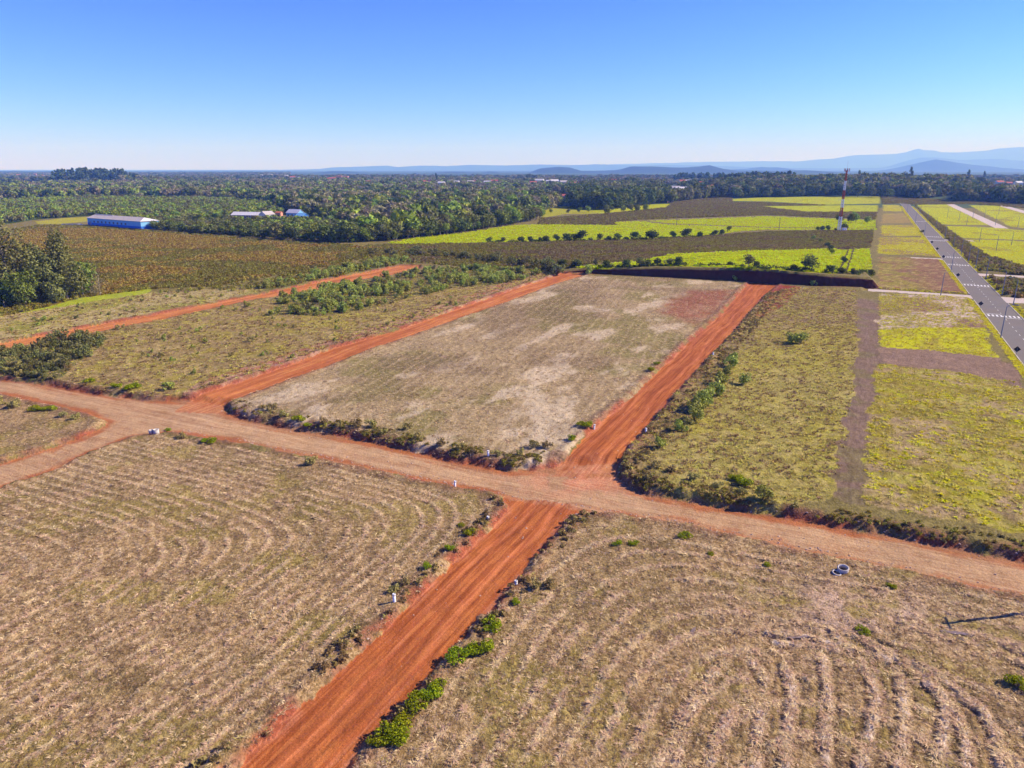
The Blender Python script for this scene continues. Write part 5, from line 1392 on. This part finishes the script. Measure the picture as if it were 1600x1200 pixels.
# ------------------------------------------------------------------ utility poles
wood_pole = plain('weathered_pole', lin(120, 108, 100, .8), .9, .25, 3)
def make_pole(h):
    t = thing('utility_pole', 'x', 'utility pole', (0, 0, 0))
    obj('pole', MB().tube([(0, 0, -.5), (0, 0, h)], [.24, .16], 8).mesh('pole', wood_pole), t)
    ca = obj('crossarm', MB().box((0, 0, h - .5), (2.4, .12, .14)).mesh('crossarm', wood_pole), t)
    for q in (-1.05, -.4, .4, 1.05): obj('insulator', MB().lathe([(0, -.02), (.06, 0), (.06, .08), (.03, .1), (.05, .18), (0, .2)], 8, (q, 0, h - .42)).mesh('insulator', glass), ca)
    return t
pole0 = make_pole(9.0); ups = SPOT['utility']
plab = ['thin utility pole standing in the yellow field left of the mast', 'utility pole at the right end of the long yellow field', 'utility pole at the left end of the fallow strip before the wood', 'tall utility pole before the wood right of the mast top',
        'utility pole at the right edge, rightmost of its row', 'utility pole before the right wood, second from the right', 'utility pole before the right wood, third from the right', 'utility pole before the right wood, fourth from the right', 'utility pole before the right wood, leftmost of its row', 'utility pole before the right wood, second from the left']
for i, (x, y) in enumerate(ups):
    o = pole0 if i == 0 else copy_tree(pole0)
    o.location = (x, y, zmac(x, y)); o.rotation_euler = (0, 0, R(20)); o['label'] = plab[i]; o['group'] = 'utility poles in the fields'
    s = 1.25 if i == 3 else 1.0; o.scale = (s, s, s)
o = copy_tree(pole0); o.location = (58.0, 66.5, hz(58.0, 66.5)); o.rotation_euler = (0, 0, R(70)); o['label'] = 'utility pole just past the right edge whose shadow falls on the mown lot'; o['group'] = 'utility poles in the fields'

# ------------------------------------------------------------------ telecom mast
mred = plain('mast_red', lin(190, 74, 46, .85), .6, .15, 1); mwhite = plain('mast_white', lin(240, 240, 242, .95), .6, .08, 1); mgrey = plain('antenna_grey', lin(150, 140, 160), .6, .1, 2)
t = thing('telecom_mast', 'tall red and white lattice telecom mast standing at the yellow fields', 'mast', (tx, ty, zmac(tx, ty)), R(20))
lev = [(0, 11.0, mwhite), (11.0, 17.7, mred), (17.7, 24.0, mwhite), (24.0, 30.5, mred), (30.5, 37.3, mwhite), (37.3, 45.0, mred)]
wid = lambda z: 1.35 - .9 * z / 45
for z0, z1, mt in lev:
    m = MB(); nb = max(3, int((z1 - z0) / 1.6)); zs = np.linspace(z0, z1, nb + 1)
    P_ = lambda z, k: (wid(z) * math.cos(2.094 * k + .5), wid(z) * math.sin(2.094 * k + .5), z)
    for k in range(3):
        m.tube([P_(z0, k), P_(z1, k)], .24, 6)
        for a, b in zip(zs[:-1], zs[1:]):
            m.tube([P_(a, k), P_(b, (k + 1) % 3)], .11, 4, False); m.tube([P_(b, k), P_(a, (k + 1) % 3)], .11, 4, False); m.tube([P_(a, k), P_(a, (k + 1) % 3)], .05, 4, False)
    m.build('lattice_section', mt, t)
m = MB(); 
for q in (-.15, .15): m.tube([(q - .4, -.5, 0), (q - .1, -.25, 44.5)], .03, 4, False)
for z in np.arange(.5, 44, .8): m.box((-.4 + .3 * z / 45, -.5 + .25 * z / 45, z), (.3, .03, .04))
m.build('ladder', mgrey, t)
m = MB(); m.lathe([(.3, -.06), (1.7, -.06), (1.7, .06), (.3, .06)], 16, (0, 0, 44.9), True); pf = m.build('platform', mred, t)
for k in range(9):
    a = 2 * math.pi * k / 9; c_ = (1.95 * math.cos(a), 1.95 * math.sin(a), 45.2)
    an = MB().box(c_, (.3, .16, 2.3), a + math.pi / 2).build('panel_antenna', mgrey if k % 2 else mred, t)
for k, (a, z) in enumerate([(1.0, 39.5), (3.0, 37.8), (5.2, 41)]):
    MB().lathe([(0, -.05), (.3, 0), (.45, .14), (.42, .16), (0, .06)], 14, (.85 * math.cos(a), .85 * math.sin(a), z)).build('dish', mwhite, t, True)
MB().tube([(0, 0, 45), (0, 0, 52)], [.07, .03], 5).build('lightning_rod', mgrey, t)
MB().box((0, 0, .1), (4.2, 4.2, .5)).build('foundation', concrete, t)
sh = thing('equipment_shelter', 'small pale equipment cabin at the foot of the mast', 'cabin', (tx + 3.2, ty - 1.5, zmac(tx, ty)), R(20))
MB().box((0, 0, 1.2), (2.6, 2.2, 2.5)).build('wall', mwhite, sh); MB().box((0, 0, 2.52), (3.0, 2.6, .16)).build('roof', concrete, sh); MB().box((0, -1.12, 1.0), (.8, .06, 1.9)).build('door', mgrey, sh)

# ------------------------------------------------------------------ buildings
wl = plain('blue_wall_light', lin(128, 184, 222, .95), .8, .2, .3); wd_ = plain('blue_wall_dark', lin(54, 112, 204, .95), .8, .12, .3)
rfg = plain('grey_roof_sheet', lin(188, 178, 176, .85), .7, .12, .25); rfw = plain('white_roof_and_sunlit_hip', lin(224, 218, 218, .85), .6, .08, .3)
win = plain('dark_glass', lin(18, 26, 44), .3, .2, 2, .5); wwhite = plain('white_render', lin(230, 226, 222, .85), .85, .08, .5); wpink = plain('salmon_render', lin(214, 152, 128, .85), .85, .1, .5)
terra = plain('clay_tiles', lin(186, 104, 74, .85), .9, .2, 1.0); cream = plain('cream_render', lin(226, 208, 176, .85), .85, .1, .5)
A_ = np.array(SPOT['blue'][0]); B_ = np.array(SPOT['blue'][1]); dv_ = (B_ - A_) / np.hypot(*(B_ - A_)); rz_ = math.atan2(dv_[1], dv_[0])
t = thing('warehouse', 'long blue warehouse with grey roof behind the brown field', 'warehouse', (A_[0], A_[1], zmac(*A_)), rz_)
Lb, Wb, E_, Rg = 82.0, 15.0, 6.3, 8.8
m = MB(); m.box((Lb / 2, Wb / 2, E_ / 2 + 1.2), (Lb, Wb, E_ - 2.4)); m.build('wall', wl, t)
m = MB(); m.box((Lb / 2, Wb / 2, 1.1), (Lb + .08, Wb + .08, 2.6)); m.build('plinth', wd_, t)
ov = .6
m = MB(); m.add([(-ov, -ov, E_), (Lb + ov, -ov, E_), (Lb - 7, Wb / 2, Rg), (-ov, Wb / 2, Rg), (-ov, Wb + ov, E_), (Lb + ov, Wb + ov, E_),
                 (-ov, -ov, E_ - .2), (Lb + ov, -ov, E_ - .2), (Lb + ov, Wb + ov, E_ - .2), (-ov, Wb + ov, E_ - .2)],
                [(0, 1, 2, 3), (3, 2, 5, 4), (1, 0, 6, 7), (5, 1, 7, 8), (4, 5, 8, 9), (0, 3, 4, 9, 6), (6, 9, 8, 7)])
rf_ = m.build('roof', rfg, t)
m = MB(); m.add([(Lb + ov + .05, -ov, E_ + .03), (Lb + ov + .05, Wb + ov, E_ + .03), (Lb - 6.95, Wb / 2, Rg + .03)], [(0, 1, 2)]); m.build('hip_end_sunlit_tint', rfw, rf_)  # sunlight on this roof face put into a whiter colour than the rest
m = MB(); m.box((14, Wb / 2 - .1, Rg + .12), (29, .9, .2)); m.build('ridge_cap', rfw, rf_)
m = MB()
for k in range(41): m.add([(k * 2, -ov, E_ + .01), (k * 2 + .12, -ov, E_ + .01), (k * 2 + .12, Wb / 2 - .2, Rg - .02), (k * 2, Wb / 2 - .2, Rg - .02), (k * 2, -ov, E_ + .09), (k * 2 + .12, -ov, E_ + .09), (k * 2 + .12, Wb / 2 - .2, Rg + .06), (k * 2, Wb / 2 - .2, Rg + .06)], [(4, 5, 6, 7), (0, 4, 7, 3), (1, 2, 6, 5), (0, 1, 5, 4)]) if k < 37 else None
o = m.build('roof_ribs', rfg, rf_); o['kind'] = 'stuff'
for k in range(9):
    x_ = 11 + k * 6.1
    f = MB().box((x_, -.04, 3.5), (2.3, .12, 1.7)).build('window', wd_, t); MB().box((x_, -.09, 3.5), (2.0, .08, 1.4)).build('pane', win, f)
MB().box((4.5, -.04, 1.7), (3.0, .12, 3.4)).build('door', mgrey, t)
# low wall and a parked car left of it
lw = thing('low_wall', 'low white garden wall left of the blue warehouse', 'wall', (A_[0] - 15, A_[1] - .5, zmac(*A_)), R(4))
MB().box((0, 0, .6), (14, .25, 1.4)).build('wall', wwhite, lw); MB().box((0, 0, 1.35), (14.2, .4, .12)).build('coping', concrete, lw)
def car(label, loc, rz, mat):
    t = thing('parked_car', label, 'car', loc, rz)
    prof = [(-2.1, .35), (-2.15, .8), (-1.9, 1.0), (-1.2, 1.05), (-.75, 1.5), (.7, 1.52), (1.3, 1.08), (2.0, .95), (2.15, .7), (2.1, .35)]
    n = len(prof); V = [(x, -.86 if z < 1.2 else -.66, z) for x, z in prof] + [(x, .86 if z < 1.2 else .66, z) for x, z in prof]
    F = [tuple(range(n)), tuple(n + i for i in reversed(range(n)))] + [(i + 1, i, n + i, n + i + 1) for i in range(n - 1)] + [(0, n - 1, 2 * n - 1, n)]
    obj('body', MB().add(V, F).mesh('body', mat), t)
    for s in (-1, 1):
        obj('window', MB().add([(-1.05, s * .83, 1.1), (1.15, s * .83, 1.1), (.62, s * .68, 1.46), (-.7, s * .68, 1.46)], [(0, 1, 2, 3) if s < 0 else (3, 2, 1, 0)]).mesh('window', win), t)
        for x in (-1.3, 1.35):
            w = obj('wheel', MB().tube([(x, s * .72, .33), (x, s * .9, .33)], .33, 14).mesh('wheel', win), t); obj('rim', MB().tube([(x, s * .885, .33), (x, s * .915, .33)], .2, 10).mesh('rim', steel), w)
    return t
car('white car parked at the left end of the blue warehouse', (A_[0] - 5.5, A_[1] - 3.0, zmac(*A_)), R(8), wwhite)

def house(name, label, cat, x, y, rz, L, W_, E, Rg, wall, roof, group=None, nwin=3, ground=True):
    t = thing(name, label, cat, (x, y, zmac(x, y)), rz, group)
    w = MB(); w.box((0, 0, E / 2 - .3), (L, W_, E + .6))
    w.add([(-L / 2, -W_ / 2, E), (-L / 2, W_ / 2, E), (-L / 2, 0, Rg), (L / 2, -W_ / 2, E), (L / 2, W_ / 2, E), (L / 2, 0, Rg)], [(0, 2, 1), (3, 4, 5)])
    w.build('wall', wall, t)
    o_ = .5; dz = .16; sl = (Rg - E) / (W_ / 2)
    r_ = MB()
    for s in (-1, 1):
        e = (s * (W_ / 2 + o_), E - sl * o_)
        r_.add([(-L / 2 - o_, e[0], e[1]), (L / 2 + o_, e[0], e[1]), (L / 2 + o_, 0, Rg), (-L / 2 - o_, 0, Rg), (-L / 2 - o_, e[0], e[1] + dz), (L / 2 + o_, e[0], e[1] + dz), (L / 2 + o_, 0, Rg + dz), (-L / 2 - o_, 0, Rg + dz)],
               [(0, 1, 2, 3), (4, 5, 6, 7), (0, 1, 5, 4), (1, 2, 6, 5), (3, 0, 4, 7)])
    r_.build('roof', roof, t)
    for k in range(nwin):
        xx_ = L * ((k + .5) / nwin - .5)
        f = MB().box((xx_, -W_ / 2 - .02, E * .55), (min(1.6, L / nwin * .5), .1, E * .32)).build('window', win, t)
    return t
H2a, H2b = SPOT['house2']
h2 = house('farm_building', 'long low farm building with pale grey roof and dark veranda', 'building', (H2a[0] + H2b[0]) / 2, H2a[1] - 2, R(-12), 34, 11, 3.6, 6.0, mgrey, rfw, None, 5)
for k in range(7): MB().box((-15 + k * 5, -7.4, 1.7), (.3, .3, 3.4)).build('veranda_post', wwhite, h2)
MB().box((0, -6.5, 3.45), (34, 2.6, .15)).build('veranda_roof', rfw, h2)
house('house', 'white gabled house at the right end of the farm building', 'house', H2b[0] + 5, H2b[1] - 4, R(60), 11, 9, 4.6, 7.4, wwhite, rfg, None, 2)
house('house', 'narrow salmon house right of the white gabled house', 'house', H2b[0] + 17, H2b[1] - 5, R(-8), 5, 5, 6.2, 7.2, wpink, terra, None, 1)
H3a, H3b = SPOT['house3']
house('house', 'blue walled house with white roof among the trees', 'house', (H3a[0] + H3b[0]) / 2 - 4, H3a[1] - 2, R(-28), 15, 9, 5.0, 8.0, wl, rfw, None, 3)
house('house', 'lower bright blue annex beside the blue walled house', 'house', (H3a[0] + H3b[0]) / 2 + 8, H3b[1] - 2, R(-28), 9, 8, 3.4, 5.6, wd_, wl, None, 2)
wallc = [wwhite, cream, wwhite, wpink]; roofc = [terra, rfg, rfw, terra]
tw = sorted(TOWN)
for i, (x, y) in enumerate(tw):
    k = r9.integers(0, 4); s = 1.0 + .5 * r9.random()
    big_ = y > 2600 and r9.random() < .45
    L_ = (16 if not big_ else 18) * s; E_h = (8 if not big_ else 13) * s * (.7 if y < 1700 else 1.0)
    house('town_house', '%s %s of the far town, %s from the left on the horizon' % (['white', 'cream', 'plain white', 'salmon'][k], 'tower block' if big_ else 'house', nth(i + 1)), 'house', x, y, R(-20 + 40 * r9.random()), L_, 9 * s, E_h, E_h + (2.6 if not big_ else 1.0) * s, wallc[k], roofc[k], 'houses of the far town', 4)
(ax, ay), (bx_, by_) = BIGWHITE
bw = house('white_hall', 'large white hall building of the far town in the middle', 'building', (ax + bx_) / 2, ay, R(-6), 52, 18, 10, 12.5, wwhite, rfw, None, 8)
MB().box((12, 2, 11), (16, 12, 16)).build('upper_block', wwhite, bw); MB().box((-16, 1, 9), (10, 14, 12)).build('side_block', cream, bw)
(ax, ay), (bx_, by_) = BRICKWALL
bwl = thing('boundary_wall', 'salmon boundary wall at the field corner before the town', 'wall', ((ax + bx_) / 2, (ay + by_) / 2, zmac(ax, ay)), math.atan2(by_ - ay, bx_ - ax))
ln_ = math.hypot(bx_ - ax, by_ - ay); MB().box((0, 0, 1.6), (ln_, .4, 3.6)).build('wall', wpink, bwl); MB().box((0, 0, 3.45), (ln_ + .2, .6, .15)).build('coping', concrete, bwl)

# ------------------------------------------------------------------ site things: drain rings and marker tubes
tube_white = plain('white_tube', lin(236, 236, 240, .85), .5, .06, 4, .3); conc = plain('cast_concrete', lin(206, 196, 188, .85), .9, .15, 3)
for i, (x, y) in enumerate(SPOT['post']):
    h = [1.0, .95, 1.0, .9, .85, .5, .55, .85][i]
    t = thing('marker_tube', ['white marker tube on the lower edge of the gravel street', 'white marker tube before the dark weeds of the central lot', 'white marker tube left of the red road in front', 'white marker tube beside the flat bright shrub of the central lot',
        'white marker tube on the right of the red road near the junction', 'short white stub at the corner of the left lot by the junction', 'short white stub right of the red road in front', 'white marker tube far up the right side of the red road'][i], 'marker', (x, y, hz(x, y)), i)
    t.rotation_euler = (random.uniform(-.08, .08), random.uniform(-.08, .08), 0)
    MB().lathe([(.17, -.3), (.17, h), (.14, h), (.14, h - .35), (0, h - .35)], 16).build('tube', tube_white, t, True)
    MB().lathe([(.185, h - .22), (.19, h - .2), (.19, h - .1), (.185, h - .08), (.17, h - .08), (.17, h - .22)], 16).build('collar', conc, t, True)
def ring(label, x, y, r0, h, tilt):
    t = thing('drain_ring', label, 'drain ring', (x, y, hz(x, y) - .08)); t.rotation_euler = tilt
    MB().lathe([(r0, 0), (r0, h), (r0 - .09, h), (r0 - .09, 0)], 28, (0, 0, 0), True).build('shell', conc, t, True)
    MB().lathe([(r0 + .02, h - .12), (r0 + .05, h - .1), (r0 + .05, h - .03), (r0 + .02, h - .01)], 28).build('rim', conc, t, True)
    MB().lathe([(0, .06), (r0 - .1, .06)], 20).build('silt', bank_mat, t)
(x, y), (x2, y2) = SPOT['ring']
ring('tall white concrete drain ring standing at the left junction', x + .25, y, .5, 1.15, (0, 0, 0))
ring('lower grey concrete drain ring pressed against the tall one at the left junction', x - .7, y + .1, .42, .95, (0, 0, 0))
ring('broken concrete drain ring set in the ground below the gravel street', x2, y2, .62, .65, (.12, -.1, 0))
ring('small tilted concrete ring beside the broken one at lower right', x2 - 1.0, y2 - .5, .5, .22, (.15, .1, 0))

# puddles in the wheel tracks
water = plain('muddy_water', lin(150, 128, 110, .7), .22, .1, 1, .5)
for i, (x, y, a, b, rz) in enumerate([(18.6, 62.8, 1.1, .22, 1.0), (29.2, 62.0, 1.2, .2, .1), (45.6, 62.6, 1.4, .26, -.2), (38.5, 55.0, .6, .3, .8)]):
    z = max(hz(x + dx, y + dy) for dx in (-.6, 0, .6) for dy in (-.2, 0, .2)) + .012
    pts_ = [(a * (1 + .25 * math.sin(3 * k + i)) * math.cos(k * .2618), b * (1 + .3 * math.sin(2 * k + i * 2)) * math.sin(k * .2618), 0) for k in range(24)]
    o = MB().add(pts_, [tuple(range(24))]).build('puddle', water, None, False, (x, y, z), rz)
    tag(o, ['narrow puddle left among the wheel tracks of the right lot', 'thin puddle in the middle of the wheel tracks', 'pale puddle by the pole shadow at lower right', 'small round puddle between the curved ruts'][i], 'puddle', kind='structure')

# stones along the gravel street
stone_mat = plain('field_stone', lin(196, 168, 150, .85), .95, .25, 3)
sm_ = []
for i in range(4):
    r_ = np.random.default_rng(40 + i); V = []; 
    for k in range(8): a = 6.283 * k / 8; V.append((.5 * math.cos(a) * (.7 + .5 * r_.random()), .4 * math.sin(a) * (.7 + .5 * r_.random()), 0))
    for k in range(8): V.append((V[k][0] * .6, V[k][1] * .6, .3 * (.7 + .5 * r_.random())))
    F = [(k, (k + 1) % 8, 8 + (k + 1) % 8, 8 + k) for k in range(8)] + [tuple(range(8, 16))]
    sm_.append(MB().add(V, F).mesh('stone', stone_mat))
p = np.stack([-62 + r9.random(60000) * 140, 58 + r9.random(60000) * 80], 1); Fq = base_fields(p[:, 0], p[:, 1]); uq, vq = uv(p[:, 0], p[:, 1])
kp = ((np.abs(Fq['gravel'] + 1.2) < .5) & (uq < 90) & (r9.random(len(p)) < .9)) | ((Fq['road'] < -.5) & (r9.random(len(p)) < .03)) | ((Fq['road'] > .1) & (Fq['road'] < 1.2) & (r9.random(len(p)) < .15))
p = p[kp]; n = len(p)
scatter('stones', np.column_stack([p, height(p[:, 0], p[:, 1]) - .02]), r9.random(n) * 6.28, .10 + .28 * r9.random(n) ** 2.5, sm_, 'small pale stones and clods strewn along the gravel street edge', 'stones')

# ------------------------------------------------------------------ labels of the long rows: counted from the left as seen from the street side
kindword = {}
rows_ = {}
for o in scene.objects:
    if o.parent is None and o.get('group') and o['group'] in ('front trees of the wood behind the brown field', 'shrubs in the thicket between the orange roads', 'front trees of the wood behind the mast',
            'shrubs in the clump at the left edge', 'shrubs beyond the narrow orange road', 'front trees of the middle wood', 'front trees of the right wood'):
        rows_.setdefault(o['group'], []).append(o)
short = {'front trees of the wood behind the brown field': 'tree at the front of the wood behind the brown field', 'shrubs in the thicket between the orange roads': 'green shrub in the thicket between the orange roads',
         'front trees of the wood behind the mast': 'front tree of the wood behind the mast', 'shrubs in the clump at the left edge': 'olive shrub in the clump at the left edge',
         'shrubs beyond the narrow orange road': 'green shrub beyond the narrow orange road', 'front trees of the middle wood': 'front tree of the middle wood before the town', 'front trees of the right wood': 'front tree of the wood at the right edge'}
for g, lst in rows_.items():
    lst.sort(key=lambda o: o.location[0] / o.location[1])
    for i, o in enumerate(lst): o['label'] = '%s, %s from the left' % (short[g], nth(i + 1))

# ------------------------------------------------------------------ air
hm = bpy.data.materials.new('air'); hm.use_nodes = True; hn = hm.node_tree; hn.nodes.clear()
ho = hn.nodes.new('ShaderNodeOutputMaterial'); hv = hn.nodes.new('ShaderNodeVolumePrincipled')
hv.inputs['Color'].default_value = (0.17, 0.36, 1.0, 1); hv.inputs['Absorption Color'].default_value = (1, 1, 1, 1); hv.inputs['Density'].default_value = HAZE; hv.inputs['Anisotropy'].default_value = 0.0
hn.links.new(hv.outputs[0], ho.inputs['Volume'])
m = MB(); m.box((0, 22300, 649), (78000, 46000, 1302))
hz_o = m.build('haze', hm); tag(hz_o, 'thin blue air haze over the whole plain', 'haze', kind='stuff')
